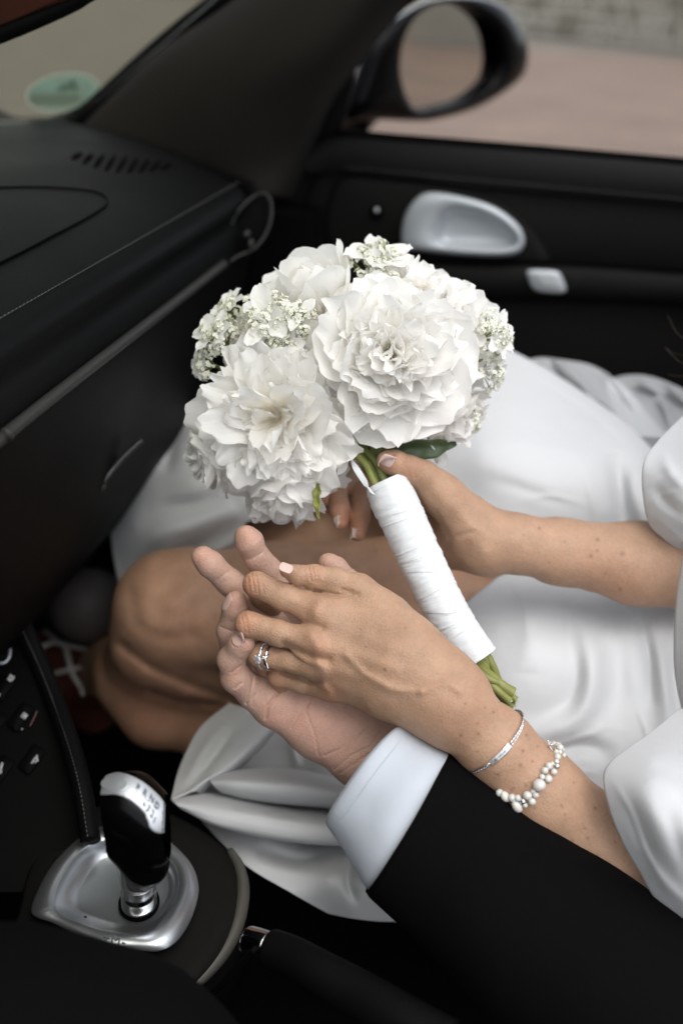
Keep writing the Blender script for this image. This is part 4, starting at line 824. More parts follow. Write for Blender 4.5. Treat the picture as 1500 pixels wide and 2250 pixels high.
# rings on the ring finger
def ringloop(cu, n, r, N_):
    c = np.array(cu); n = unit(n); e1 = unit(np.cross(n, [0, 0, 1])); e2 = np.cross(n, e1); t = np.linspace(0, 2 * np.pi, N_, endpoint=False)
    return c + r * (np.cos(t)[:, None] * e1 + np.sin(t)[:, None] * e2), e1, e2, n
def fingerc(t): a, b = C(572,1438,.678), C(640,1452,.672); return a + t * (b - a)
nr = (-1, -.12, .45)
for nm, t0, wdt, lab, st in (('wedding_band', .36, .0011, 'plain polished band on her ring finger behind the stone set ring', 0), ('diamond_ring', .17, .0009, 'ring with a row of small stones and one large raised diamond', 1)):
    c = fingerc(t0); X, e1, e2, n = ringloop(c, nr, .0089 if st == 0 else .0086, 90); rg_ = thing(nm, W(c)[0], lab, 'ring'); V = []
    cc = X.mean(0); prof = [(-1, -.35), (-1, .2), (-.6, .6), (0, .72), (.6, .6), (1, .2), (1, -.35), (0, -.5)]
    for p in X:
        o = unit(p - cc); V.append(np.array([p + n * x * wdt + o * y * .0010 for x, y in prof]))
    V, Fc = ringloft(V + [V[0]], False, False); mesh('band', W(V), Fc, M_GOLD, rg_)
    if st:
        gems = MB()
        for p in X[::2]:
            o = unit(p - cc); q = p + o * .0011; e = unit(np.cross(o, n)); ring = [q + .0008 * (math.cos(t) * n + math.sin(t) * e) for t in np.linspace(0, 6.28, 7)[:-1]]; V = np.array(ring + [q + o * .0005]); gems.add(W(V), [(i, (i + 1) % 6, 6) for i in range(6)] + [(5, 4, 3, 2, 1, 0)])
        gems.build('pave_stones', M_DIAM, rg_, smooth=False, kind='stuff')
        # solitaire: crown, girdle, pavilion, six prongs
        cS = C(566,1449,.661); o = unit((-.55, .15, -.85)); e1 = unit(np.cross(o, [0, 1, 0])); e2 = np.cross(o, e1); rr = .0028; t = np.linspace(0, 2 * np.pi, 16, endpoint=False)
        def rg2(r, h, ph=0): return cS + o * h + r * (np.cos(t + ph)[:, None] * e1 + np.sin(t + ph)[:, None] * e2)
        V, Fc = ringloft([rg2(.0001, -.0024), rg2(rr, 0), rg2(rr, .0002), rg2(rr * .78, .0006, .2), rg2(rr * .55, .0009)]); mesh('diamond', W(V), Fc, M_DIAM, rg_, smooth=False)
        for k in range(6):
            an = k * 1.047; s = math.cos(an) * e1 + math.sin(an) * e2; Xp = np.array([cS - o * .0030 + s * .0008, cS - o * .001 + s * rr * .8, cS + o * .0003 + s * rr * 1.05, cS + o * .0007 + s * rr * .9]); V, Fc = tube(W(Xp), .00035, 6); pr = mesh('prong', V, Fc, M_GOLD, rg_)
        Xs = np.array([cS - o * .0030, (cS - o * .003 + c) / 2 + np.array([.001, 0, -.002]), C(590,1472,.668)]); V, Fc = tube(W(crom(Xs, 10)), .0006, 7); mesh('gallery', V, Fc, M_GOLD, rg_)
        V, Fc = tube(W(crom([cS - o * .0028 , C(582,1446,.662), C(590,1438,.664)], 10)), .0008, 7); mesh('gallery', V, Fc, M_GOLD, rg_)
# ------------------------------------------------------------------ outside: ground, kerb, wall, building
def tiles(name, c1, c2, mortar, scale, rough=.8):
    m, nt, b = newmat(name); L = nt.links; tc = nd(nt, 'ShaderNodeTexCoord'); br_ = nd(nt, 'ShaderNodeTexBrick', Scale=float(scale)); br_.inputs['Color1'].default_value = (*c1, 1); br_.inputs['Color2'].default_value = (*c2, 1); br_.inputs['Mortar'].default_value = (*mortar, 1)
    br_.inputs['Mortar Size'].default_value = .03; L.new(tc.outputs['Object'], br_.inputs['Vector'])
    n = nd(nt, 'ShaderNodeTexNoise', Scale=.9, Detail=6.0); L.new(tc.outputs['Object'], n.inputs['Vector']); mr = nd(nt, 'ShaderNodeMapRange'); mr.inputs['From Min'].default_value = .3; mr.inputs['From Max'].default_value = .7; mr.inputs['To Min'].default_value = .78; mr.inputs['To Max'].default_value = 1.2
    L.new(n.outputs['Fac'], mr.inputs['Value']); vm = nd(nt, 'ShaderNodeVectorMath', operation='SCALE'); L.new(br_.outputs['Color'], vm.inputs[0]); L.new(mr.outputs[0], vm.inputs['Scale']); L.new(vm.outputs[0], b.inputs['Base Color']); b.inputs['Roughness'].default_value = rough
    bp = nd(nt, 'ShaderNodeBump', Strength=.5, Distance=.01); L.new(br_.outputs['Fac'], bp.inputs['Height']); bp.invert = True; L.new(bp.outputs[0], b.inputs['Normal']); return m
M_PAVE = tiles('clay paving', (.205, .13, .09), (.155, .105, .078), (.115, .092, .07), 4.5)
M_ASPH = plain('grey road', (.135, .12, .095), rough=.9, vary=.25, vscale=1.5, bump=.4, bscale=60, bdist=.01)
gV = np.array([(-220, -220, 0), (220, -220, 0), (220, 220, 0), (-220, 220, 0)], float)
g = mesh('ground', gV, [(0, 1, 2, 3)], M_ASPH, smooth=False); g['kind'] = 'structure'
pv = mesh('paving', np.array([(1.9, -60, .004), (21.0, -60, .004), (21.0, 2.6, .004), (1.9, 2.0, .004)], float), [(0, 1, 2, 3)], M_PAVE, smooth=False); pv['kind'] = 'structure'
# wall foot line runs through the photo at (1160,78) and (1500,118)
wa, wb = PZ(1130, 72, 0.0), PZ(1520, 118, 0.0); wd = unit((wb - wa)[:2].tolist() + [0]); wnrm = np.array([wd[1], -wd[0], 0]); wnrm = wnrm if wnrm.dot(EYE - wa) > 0 else -wnrm
M_STONE = plain('rubble stone', (.40, .37, .31), rough=.9, vary=.35, vscale=3, bump=.7, bscale=14, bdist=.03)
M_STONE2 = plain('mossy stone', (.24, .225, .17), rough=.95, vary=.4, vscale=4, bump=.7, bscale=14, bdist=.03)
M_GUT = plain('dark gutter', (.11, .10, .09), rough=.9, vary=.3, vscale=3)
gut = []
for s in (-26, 30):
    for o in (0.05, 1.1): gut.append(wa + wd * s + wnrm * o + np.array([0, 0, .008]))
gm = mesh('gutter', np.array([gut[0], gut[2], gut[3], gut[1]]), [(0, 1, 2, 3)], M_GUT, smooth=False); gm['kind'] = 'structure'
wl = thing('stone_wall', wa, 'long pale rubble stone wall at the far edge of the paving outside the side window', 'wall')
V, Fc = box((0, 0, 0), (1, 1, 1)); Mx = np.stack([wd, wnrm, [0, 0, 1]], 1); V2 = (V * np.array([56, .5, 2.4])) @ Mx.T + wa + wd * 2 - wnrm * .32 + np.array([0, 0, 1.2]); mesh('core', V2, Fc, plain('lime mortar', (.30, .28, .24), rough=.95, vary=.2, vscale=4), wl, smooth=False)
rg = np.random.default_rng(3); sb = MB(); span = np.linalg.norm(wb - wa)
protos = []
for k in range(5):
    V, Fc = ball((0, 0, 0), 1, 10, 7); V = np.sign(V) * np.abs(V) ** .55; V *= (1 + .12 * vnoise(V * 1.7 + k * 9, k))[:, None]; protos.append((V, Fc))
pm = {}
for row in range(9):
    x = -14 + rg.uniform(0, .3)
    hgt = .22 + .06 * rg.uniform()
    while x < span + 14:
        w = rg.uniform(.22, .5); k = int(rg.integers(5)); mt = M_STONE2 if rg.uniform() < .28 else M_STONE
        if -1.2 < x < span + 1.2 and row < 5:
            key = (k, mt.name)
            if key not in pm:
                o = mesh('stone', protos[k][0], protos[k][1], mt, wl); pm[key] = o
            else: o = pm[key].copy(); COL.objects.link(o)
            lm = Matrix.Identity(4); A3 = Mx @ np.diag([w * .5, .13, hgt * .5]); pt = wa + wd * (x + w / 2) + wnrm * -.03 + np.array([0, 0, .12 + row * .26])
            for i in range(3):
                for j in range(3): lm[i][j] = A3[i, j]
                lm[i][3] = pt[i]
            o.parent = wl; o.matrix_parent_inverse = Matrix.Translation(-Vector(wl['_loc'])); o.matrix_basis = lm
        else:
            pt = wa + wd * (x + w / 2) + wnrm * -.03 + np.array([0, 0, .12 + row * .26]); sb.add((protos[k][0] * [w * .5, .13, hgt * .5]) @ Mx.T + pt, protos[k][1])
        x += w + .03
sb.build('far_stones', M_STONE, wl, kind='stuff')
# the building that the door mirror sees behind the car
bd = thing('building', (4, -24, 0), 'pale building with dark doorways and brown pillars seen only in the door mirror', 'building')
M_PLAS = plain('pale plaster', (.42, .36, .27), rough=.9, vary=.15, vscale=2); M_BRN = plain('brown pillar', (.20, .11, .07), rough=.8, vary=.2, vscale=3); M_DKW = plain('dark doorway', (.05, .05, .05), rough=.4)
V, Fc = box((4, -26, 3.5), (40, 3.5, 7)); mesh('wall', V, Fc, M_PLAS, bd, smooth=False)
for i in range(14):
    V, Fc = box((-13 + i * 2.4, -24.22, 1.5), (1.0, .10, 2.6)); mesh('door', V, Fc, M_DKW, bd, smooth=False)
    V, Fc = box((-11.8 + i * 2.4, -24.05, 1.8), (.55, .45, 3.6)); mesh('pillar', V, Fc, M_BRN if i % 2 else M_PLAS, bd, smooth=False)
    V, Fc = box((-13 + i * 2.4, -24.22, 5.0), (1.1, .10, 1.7)); mesh('window', V, Fc, M_DKW, bd, smooth=False)
# ------------------------------------------------------------------ the car
car = thing('car', (.9, .1, 0), 'black leather sports car interior with dashboard, passenger door and silver gear selector', 'car')
def slab(name, out, mp, thick, mat, parent, n=64, bevel=.004, smooth=True, raw=False, label=None):
    """outline in px mapped by mp(u,v) to world; thick vector towards viewer"""
    O = np.array(out, float) if raw else outl(out, n); thick = np.array(thick, float)
    f0 = np.array([mp(*q) for q in O]); c = f0.mean(0); k = 1 - bevel * 2 / max(1e-6, np.linalg.norm(f0 - c, axis=1).mean())
    r = [f0 - thick * .0, f0 + thick * .55, c + (f0 - c) * (1 - (1 - k) * .3) + thick * .85, c + (f0 - c) * k + thick]
    V, Fc = ringloft(r); o = mesh(name, V, Fc, mat, parent, smooth=smooth, label=label); return o
def wtube(name, pts, r, mat, parent, n=40, k=10, closed=False):
    X = crom(np.array(pts), n, closed); 
    if closed: X = np.vstack([X, X[:1]])
    V, Fc = tube(X, r, k, caps=not closed); return mesh(name, V, Fc, mat, parent)
# dashboard
ys = [(.70,.93),(.66,.925),(.60,.930),(.54,.931),(.48,.929),(.42,.923),(.37,.914),(.335,.905),(.318,.899),(.310,.893),(.306,.886),(.307,.881),(.312,.878),(.309,.873),(.305,.866),(.302,.856),(.301,.842),(.304,.825),(.312,.79),(.325,.72),(.345,.66),(.38,.60),(.44,.52),(.50,.44),(.56,.36)]
prof = crom(ys, 110); nx = 70; V = []
for (y, z) in prof:
    xr = 1.062 + (max(y, .30) - .306) * .53 if z > .80 else 1.062 + (max(y,.3)-.306)*.2
    for i in range(nx):
        t = i / (nx - 1); x = -.75 + (xr + .75) * t; e = max(0, (x - xr + .05) / .05) 
        V.append((x, y + .012 * e * e, z - .012 * e * e))
db = mesh('dashboard', V, np.array(grid_faces(nx, 110)), M_LEATH, car)
V, Fc = ringloft([np.array([(x, y, z) for (y, z) in prof[::6]] + [(x, .62, .36), (x, .72, .90)]) for x in (1.055, 1.075)]); mesh('end_panel', V, Fc, M_DARK, db, smooth=False)
def onz(y, dz=.0): i = np.argmin(np.abs(prof[:40, 0] - y)); return np.interp(-y, -prof[:40, 0], prof[:40, 1]) + dz
st = MB()
for yy, zz in ((.3225, .9018), (.3035, .8585)):
    x = .1
    while x < 1.04:
        V, Fc = tube(np.array([(x, yy, zz), (x + .0018, yy - .0004, zz + .0006), (x + .0036, yy, zz)]), .00035, 5); st.add(V, Fc); x += .0050
st.build('stitching', M_THREAD, db, kind='stuff')
# airbag seams and vent
def dz(u, v):
    p = PZ(u, v, .925)
    for _ in range(4): p = PZ(u, v, onz(min(.66, max(.33, p[1]))) + .0004)
    return p
wtube('airbag_seam', [dz(-150, 648), dz(0, 577), dz(110, 521), dz(205, 470), dz(236, 444), dz(214, 422), dz(120, 412), dz(0, 412), dz(-150, 420)], .0011, M_DARK, db, n=90)
vt = MB()
for i in range(9):
    t = i / 8; u = 168 + 196 * t; v = 344 + 22 * (t) + 8 * math.sin(t * 3.14); 
    hh = 6 + 11 * math.sin(math.pi * t); a_, b_ = dz(u + 10, v - hh), dz(u - 8, v + hh * .8)
    X = np.array([a_, (a_ + b_) / 2, b_]); V, Fc = tube(X, np.array([.0018, .0032, .0018]), 8); mesh('vent_slot_shade', V, Fc, M_CARP, db)  # dark bars on the dash top, standing in for shade inside the slots
# trim bar across the dash face, side vent loop
tb = [PY(-300, 1195, .298), PY(0, 965, .298), PY(100, 885, .298), PY(250, 768, .298), PY(400, 652, .298), PY(492, 580, .299)]
wtube('trim_bar', tb, .0042, M_GREY, db, n=60, k=14)
V, Fc = tube(np.array([PY(12, 958, .2955), PY(17, 953, .2955)]), .0046, 14); mesh('trim_end', V, Fc, M_GREY, db)
lp = [P(492,578,.99), P(500,520,1.0), P(520,470,1.01), P(552,436,1.02), P(578,424,1.02), P(594,440,1.02), P(596,475,1.02), P(585,512,1.01), P(560,545,1.0), P(525,562,.995)]
wtube('vent_frame', lp, .0015, plain('dark vent trim', (.012, .012, .012), rough=.4, spec=.3), db, n=70, closed=True)
V, Fc = ringloft([np.array([EYE + (p - EYE) * 1.01 for p in crom(lp, 40, True)]), np.array([EYE + (p - EYE) * 1.03 for p in crom(lp, 40, True)])]); mesh('vent_cavity', V, Fc, M_CARP, db)
V, Fc = ball(P(543,514,1.0), .0048, 12, 8, (1.6, .6, .8)); mesh('vent_knob', V, Fc, M_GREY, db)
V, Fc = ball(P(552,536,.992), .0052, 12, 8, (1.2, .5, 1)); mesh('vent_lever', V, Fc, M_GREY, db)
wtube('lower_seam', [P(424,640,.97), P(448,690,.985), P(462,720,.99)], .0022, M_DARK, db)
wtube('glovebox_latch', [P(218,1075,.82), P(240,1042,.82), P(272,1005,.83), P(312,968,.84)], .0026, plain('dull steel', (.06,.065,.065), rough=.4, metal=.8), db)
V, Fc = ball(P(222,1070,.82), .0045, 12, 8); mesh('latch_end', V, Fc, M_GREY, db)
# windscreen pane, black edge band, sticker
ws = np.array([(-.9, .72, .925), (1.0, .70, .925), (1.14, .645, .928), (1.185, .565, .934), (1.12, .31, 1.12), (1.03, .0, 1.335), (-.9, .12, 1.38)])
wpane = mesh('windscreen', np.concatenate([ws, ws + [0, .004, .003]]), [(0,1,2,3,4,5,6), (13,12,11,10,9,8,7)] + [(i, (i + 1) % 7, (i + 1) % 7 + 7, i + 7) for i in range(7)], M_WIND, car, smooth=False)
wn_ = unit(np.cross(ws[1] - ws[0], ws[5] - ws[0])); 
def onw(u, v, off=0): r = ray(u, v); t = wn_.dot(ws[1] - EYE) / wn_.dot(r); return EYE + r * t * (1 - off)
M_TEAL = cloth('green sticker', (.60, .80, .74), rough=.5, sheen=0, trans=.6, soft=0, bump=0); M_WHT = cloth('white print', (.92, .95, .93), rough=.5, sheen=0, trans=.55, soft=0, bump=0)
a = np.linspace(0, 2 * np.pi, 40, endpoint=False)
def ell(cu, cv, ru, rv, tilt, off): ct, stt = math.cos(tilt), math.sin(tilt); return [onw(cu + ru * math.cos(t) * ct + rv * math.sin(t) * stt, cv - ru * math.cos(t) * stt + rv * math.sin(t) * ct, off) for t in a]
E1, E2 = ell(139, 203, 79, 38, .16, .002), ell(139, 203, 79, 38, .16, .0032); V, Fc = np.array(E2), [tuple(range(40))]; stk = mesh('sticker', V, Fc, M_TEAL, wpane, smooth=False, label='round green emissions sticker with white field')
E1 = ell(139, 203, 82, 41, .16, .0005); E2 = ell(139, 203, 82, 41, .16, .0018); V, Fc = ringloft([np.array(E1), np.array(E2)]); mesh('sticker_rim', V, Fc, M_WHT, wpane, smooth=False)
O = outl([(66,222),(72,206),(120,206),(175,206),(186,212),(176,226),(150,234),(90,234)], 40); V, Fc = ringloft([np.array([onw(u, v, .0034) for u, v in O]), np.array([onw(u, v, .0042) for u, v in O])]); mesh('white_field', V, Fc, M_WHT, wpane, smooth=False)
mk = MB()
for q in ([(128,196),(150,196),(158,190),(172,192)], [(160,176),(163,192),(168,198)], [(135,194),(150,184),(160,182)]):
    V, Fc = tube(np.array([onw(u, v, .0045) for u, v in q]), .0016, 6); mk.add(V, Fc)
mk.build('number_print', plain('dark print', (.03, .09, .08), rough=.6), wpane)
V, Fc = ball(onw(190,192,.005), .0045, 12, 8, (1, .4, 1)); mesh('pink_seal', V, Fc, plain('pink seal', (.45, .35, .34), rough=.6), wpane)
# A pillar
rows = [[(150,320,1.24),(165,296,1.225),(182,290,1.20),(205,300,1.19),(300,345,1.16),(450,395,1.13),(590,430,1.12),(640,440,1.2)],
        [(290,168,1.20),(310,136,1.18),(325,130,1.16),(345,140,1.13),(430,190,1.08),(550,250,1.06),(650,290,1.09),(700,310,1.2)],
        [(470,40,1.14),(485,12,1.12),(500,8,1.10),(525,18,1.07),(590,55,1.02),(680,110,1.0),(735,150,1.04),(760,180,1.15)],
        [(680,-130,1.08),(700,-160,1.06),(715,-165,1.04),(740,-150,1.01),(800,-115,.97),(870,-75,.96),(910,-45,1.0),(930,-25,1.1)],
        [(920,-340,1.02),(940,-370,1.0),(955,-370,.98),(980,-350,.95),(1060,-300,.93),(1130,-260,.92),(1180,-230,.96),(1200,-210,1.06)]]
G = np.stack([crom(np.array([C(*p) for p in r]), 60) for r in rows]); G = np.stack([crom(G[:, i], 60) for i in range(60)], 1).reshape(-1, 3)
M_PIL = plain('pillar fabric', (.0165, .015, .0133), rough=.9, spec=.05, bump=.3, bscale=900, bdist=.0004)
M_BAND = plain('black ceramic band', (.003, .003, .003), rough=.6, spec=.05)
ap = mesh('pillar_trim', W(G), np.array(grid_faces(60, 60)), M_PIL, car); addmod(ap, 'SOLIDIFY', thickness=.003, offset=0)
wtube('pillar_seal', [P(120,278,1.245), P(165,262,1.222), P(205,238,1.205), P(320,134,1.16), P(405,62,1.13), P(495,-6,1.10), P(705,-168,1.045), P(950,-380,.985)], .0115, M_BAND, car, n=80, k=12)
wtube('dash_edge_seal', [P(-200,280,1.18), P(0,272,1.20), P(100,270,1.22), P(200,266,1.215)], .006, M_BAND, car, n=50)
# door
door = thing_door = mesh('door', *(lambda b: (b[0], b[1]))(box((1.252, -.30, .55), (.06, 1.80, .70))), M_LEATH2, car, smooth=False)
def DX(x): return lambda u, v: PX(u, v, x)
slab('upper_pad', [(640,372),(700,318),(752,300),(900,311),(1200,335),(1500,361),(1800,388),(1900,460),(1800,478),(1500,446),(1233,424),(967,398),(800,380)], DX(1.214), (-.012, 0, 0), M_PAD, door, n=120, bevel=.006)
slab('window_sill_seal', [(752,288),(900,299),(1200,323),(1500,349),(1900,383),(1900,398),(1500,364),(1200,338),(900,314),(752,302)], DX(1.22), (-.012, 0, .003), M_BAND, door, n=120, bevel=.001)
def xrow(u0, v0, u1, v1, n, x):  # a line of stitches on the door
    s_ = MB()
    for i in range(n):
        t = i / n; a_ = PX(u0 + (u1 - u0) * t, v0 + (v1 - v0) * t, x); b_ = PX(u0 + (u1 - u0) * (t + .6 / n), v0 + (v1 - v0) * (t + .6 / n), x); V, Fc = tube(np.array([a_, (a_ + b_) / 2, b_]), .0005, 5); s_.add(V, Fc)
    return s_
xrow(760, 368, 1560, 443, 120, 1.2012).build('stitching', M_THREAD, door, kind='stuff')
slab('door_panel', [(690,392),(760,386),(967,404),(1233,430),(1500,452),(1800,482),(1800,618),(1500,594),(1240,575),(1000,572),(690,560)], DX(1.220), (-.006, 0, 0), M_LEATH2, door, n=120, bevel=.004)
slab('handle_surround', [(740,400),(850,396),(1000,412),(1100,446),(1165,500),(1205,565),(1180,574),(1000,570),(740,556)], DX(1.214), (-.009, 0, 0), M_LEATH2, door, n=100, bevel=.004)
slab('armrest', [(690,566),(1000,578),(1240,582),(1500,601),(1800,625),(1800,700),(1500,664),(1240,652),(1000,648),(690,640)], DX(1.214), (-.016, 0, 0), M_LEATH2, door, n=120, bevel=.005)
slab('lower_panel', [(690,648),(1000,656),(1240,660),(1500,672),(1800,704),(1800,1500),(690,1500)], DX(1.216), (-.004, 0, 0), M_LEATH2, door, n=120, bevel=.006)
# silver door pull
Oo = outl([(880,528),(886,480),(905,444),(932,424),(975,424),(1040,438),(1092,458),(1134,490),(1151,520),(1148,545),(1128,560),(1080,564),(1000,560),(930,552),(890,546)], 90)
Oi = outl([(954,512),(962,480),(984,458),(1012,453),(1058,462),(1104,486),(1134,514),(1138,532),(1122,545),(1080,549),(1010,545),(966,538)], 90)
def pxm(O, x): return np.array([PX(u, v, x) for u, v in O])
# align starts by angle
def reang(O, n=90):
    c = np.array([1040., 505.]); an = np.arctan2(O[:, 1] - c[1], O[:, 0] - c[0]); o = np.argsort(an); ag = np.linspace(-np.pi, np.pi, n, endpoint=False)
    return np.stack([np.interp(ag, an[o], O[o, k], period=2 * np.pi) for k in range(2)], 1)
Oo, Oi = reang(crom(Oo, 400, True), 120), reang(crom(Oi, 400, True), 120)
V, Fc = ringloft([pxm(Oo, 1.207), pxm(Oo, 1.196), pxm(shrink(Oo, 2), 1.190), pxm(shrink(Oo, 7), 1.187), pxm(Oi, 1.187), pxm(shrink(Oi, 3), 1.190), pxm(shrink(Oi, 5), 1.194), pxm(shrink(Oi, 10), 1.200), pxm(Oi.mean(0) + (Oi - Oi.mean(0)) * .62, 1.2030), pxm(Oi.mean(0) + (Oi - Oi.mean(0)) * .2, 1.2035)], cap0=True, cap1=True)
hd = mesh('door_handle', V, Fc, M_SILV2, door)
V, Fc = ball(PX(828, 466, 1.203), .009, 16, 10, (.5, 1, 1)); mesh('lock_button', V, Fc, M_DARK, door)
V, Fc = ball(PX(827, 462, 1.1985), .003, 10, 8, (.5, 1, 1)); mesh('lock_symbol', V, Fc, M_SILV, door)
ob = slab('door_button', [(1158,594),(1190,592),(1225,597),(1238,618),(1242,638),(1228,643),(1190,640),(1170,632),(1160,612)], DX(1.197), (-.006, 0, 0), M_SILV2, door, n=60, bevel=.002)
slab('button_face', [(1178,603),(1200,601),(1220,604),(1229,622),(1228,632),(1200,630),(1184,622)], DX(1.1905), (-.0012, 0, 0), plain('light grey plastic', (.45, .47, .48), rough=.5), ob, n=40, bevel=.001)
# black triangle that carries the mirror
slab('mirror_triangle', [(560,392),(640,385),(700,372),(748,302),(756,270),(775,190),(800,90),(870,30),(960,-30),(1040,-110),(900,-120),(700,60),(600,250)], DX(1.225), (-.008, 0, 0), M_BAND, door, n=120, bevel=.003)
# door mirror outside
mi = [(876,150),(882,95),(905,45),(945,12),(990,6),(1040,20),(1078,56),(1094,110),(1092,158),(1074,190),(1030,222),(968,240),(918,247),(897,226),(882,190)]
mo = [(764,268),(755,250),(775,180),(815,85),(890,25),(955,-4),(1045,-8),(1110,16),(1148,68),(1160,118),(1150,165),(1105,205),(1042,240),(966,262),(915,268),(835,264)]
cm_ = np.array([985., 125.])
def reang2(O, c, n=110):
    O = crom(np.array(O, float), 500, True); an = np.arctan2(O[:, 1] - c[1], O[:, 0] - c[0]); o = np.argsort(an); ag = np.linspace(-np.pi, np.pi, n, endpoint=False)
    return np.stack([np.interp(ag, an[o], O[o, k], period=2 * np.pi) for k in range(2)], 1)
mi, mo = reang2(mi, cm_), reang2(mo, cm_); cen_ = mo.mean(0)
vdm = unit(P(985, 128, 1.45) - EYE); nm = unit(unit((.26, -1, -.07)) - vdm); cWm = P(985, 128, 1.45)
def PM(O, off): return np.array([EYE + ray(u, v) * (nm.dot(cWm + nm * off - EYE) / nm.dot(ray(u, v))) for u, v in O])
def PD(O, d): return W(np.array([C(u, v, d) for u, v in O]))
bk = cen_ + (mo - cen_) * .55
V, Fc = ringloft([PM(bk, -.10), PM(cen_ + (mo - cen_) * .9, -.07), PM(mo, -.02), PM(shrink(mo, 4), .006), PM((mo + mi) / 2, .018), PM(mi, .016), PM(shrink(mi, 2), .008), PM(shrink(mi, 3), -.004)], cap1=False)
mr_ = mesh('side_mirror', V, Fc, plain('black car paint', (.002, .002, .0025), rough=.2, spec=.07), car)
# glass angled so that it looks back along the car
cW = P(985, 128, 1.45); vd = unit(cW - EYE); want = unit((.26, -1, -.07)); nm = unit(want - vd)
gl = PM(shrink(mi, 1), 0); off_ = unit(EYE - cW)
# keep the pane inside its housing: tilt is built with the real plane, limited to the shell depth
V, Fc = ringloft([gl, gl - nm * .003]); mesh('mirror_glass', V, Fc, M_MIRR, mr_, smooth=False)
wtube('mirror_foot', [P(770,262,1.42), P(800,230,1.44), P(850,190,1.5)], .03, bpy.data.materials['black car paint'], mr_)
# interior mirror, top left
rv = [(-320,-60),(-120,-200),(120,-150),(210,-20),(196,8),(150,34),(60,74),(0,98),(-120,150),(-300,180)]
O = outl(rv, 70); V, Fc = ringloft([PD(shrink(O, 40), .62), PD(O, .60), PD(O, .575), PD(shrink(O, 8), .565), PD(shrink(O, 38), .564)]); rm = mesh('interior_mirror', V, Fc, M_DARK, car)
V, Fc = ringloft([PD(shrink(O, 40), .5645), PD(shrink(O, 40), .5625)]); mesh('mirror_glass', V, Fc, plain('mirror brown reflection', (.022, .008, .006), rough=.3, metal=1), rm, smooth=False)  # brown base colour stands in for a reflection in the glass
# floor, sills, seats
V, Fc = box((.45, -.1, .22), (1.6, 2.0, .04)); mesh('floor', V, Fc, M_CARP, car, smooth=False)
V, Fc = box((1.20, .62, .50), (.10, .70, .70)); mesh('kick_panel', V, Fc, M_CARP, car, smooth=False)
V, Fc = box((.45, .75, .55), (1.6, .06, .7)); mesh('firewall', V, Fc, M_CARP, car, smooth=False)
def cushion(name, c, s, parent, rot=None):
    V, Fc = ball((0, 0, 0), 1, 28, 18); V = np.sign(V) * np.abs(V) ** .35; V = V * np.array(s) / 2
    if rot is not None: V = V @ np.array(rot).T
    return mesh(name, V + np.array(c), Fc, M_LEATH, parent)
seat = cushion('seat', (.90, -.28, .36), (.50, .56, .16), car)
cushion('side_bolster', (.64, -.28, .40), (.09, .56, .16), seat); cushion('side_bolster', (1.14, -.28, .40), (.09, .56, .16), seat)
tl = math.radians(-18); Rr = np.array([[1, 0, 0], [0, math.cos(tl), -math.sin(tl)], [0, math.sin(tl), math.cos(tl)]]).T
cushion('backrest', (.90, -.68, .68), (.50, .14, .70), seat, Rr)
# centre console with stitched rail on the left
rl = [P(-90,1090,.86), P(0,1275,.84), (P(62,1400,.82)), P(110,1510,.80), P(150,1620,.77), P(178,1720,.745), P(200,1850,.72)]
rl = [np.array(p) for p in rl]
wtube('console_rail', rl, .0075, M_LEATH, car, n=70, k=16)
X = crom(np.array([EYE + (p - EYE) * .989 for p in rl]), 100); X = X + (P(-4, 2, .8) - P(0, 0, .8)); s_ = MB()
for i in range(12, 98): V, Fc = tube(np.array([X[i], (X[i] + X[i + 1]) / 2 , X[i] * .4 + X[i + 1] * .6]), .00045, 5); s_.add(V, Fc)
s_.build('stitching', M_THREAD, car, kind='stuff')
cp = [P(-400,1000,.80), P(-90,1090,.87), P(0,1275,.85), P(62,1400,.83), P(150,1620,.78), P(200,1850,.73), P(160,1960,.72), P(-400,1960,.68)]
cpl = P(0,1275,.85); cpn = unit(np.cross(P(150,1620,.785) - cpl, P(-400,1960,.70) - cpl)); cpn = cpn if cpn.dot(EYE - cpl) > 0 else -cpn
def CP(u, v, e=0): r_ = ray(u, v); return EYE + r_ * (cpn.dot(cpl + cpn * (e + .0004) - EYE) / cpn.dot(r_))
cp = [CP(*q) for q in ((-400,1000),(-90,1090),(0,1275),(62,1400),(150,1620),(200,1850),(160,1960),(-400,1960))]
V = np.array(cp + [p + (p - EYE) * .12 for p in cp]); n_ = len(cp); V, Fc = V, [tuple(range(n_)), tuple(range(2 * n_ - 1, n_ - 1, -1))] + [(i, (i + 1) % n_, (i + 1) % n_ + n_, i + n_) for i in range(n_)]
con = mesh('console_panel', V, Fc, M_DARK, car, smooth=False)
aa = np.linspace(0, 2 * np.pi, 40, endpoint=False)
V, Fc = tube(np.array([CP(4 + 19 * math.cos(t), 1432 + 25 * math.sin(t)) for t in np.append(aa, 0)]), .0014, 8, caps=False); kn = mesh('knob_ring', V, Fc, M_SILV2, con)
V, Fc = ringloft([np.array([CP(4 + 17 * math.cos(t), 1432 + 22 * math.sin(t), .001) for t in aa]), np.array([CP(4 + 15 * math.cos(t), 1432 + 20 * math.sin(t), .010) for t in aa])]); mesh('knob', V, Fc, M_GLOSS, con)
V, Fc = tube(np.array([CP(4, 1410, .004), CP(5, 1416, .004)]), .0006, 6); mesh('knob_mark', V, Fc, M_WHT, con)
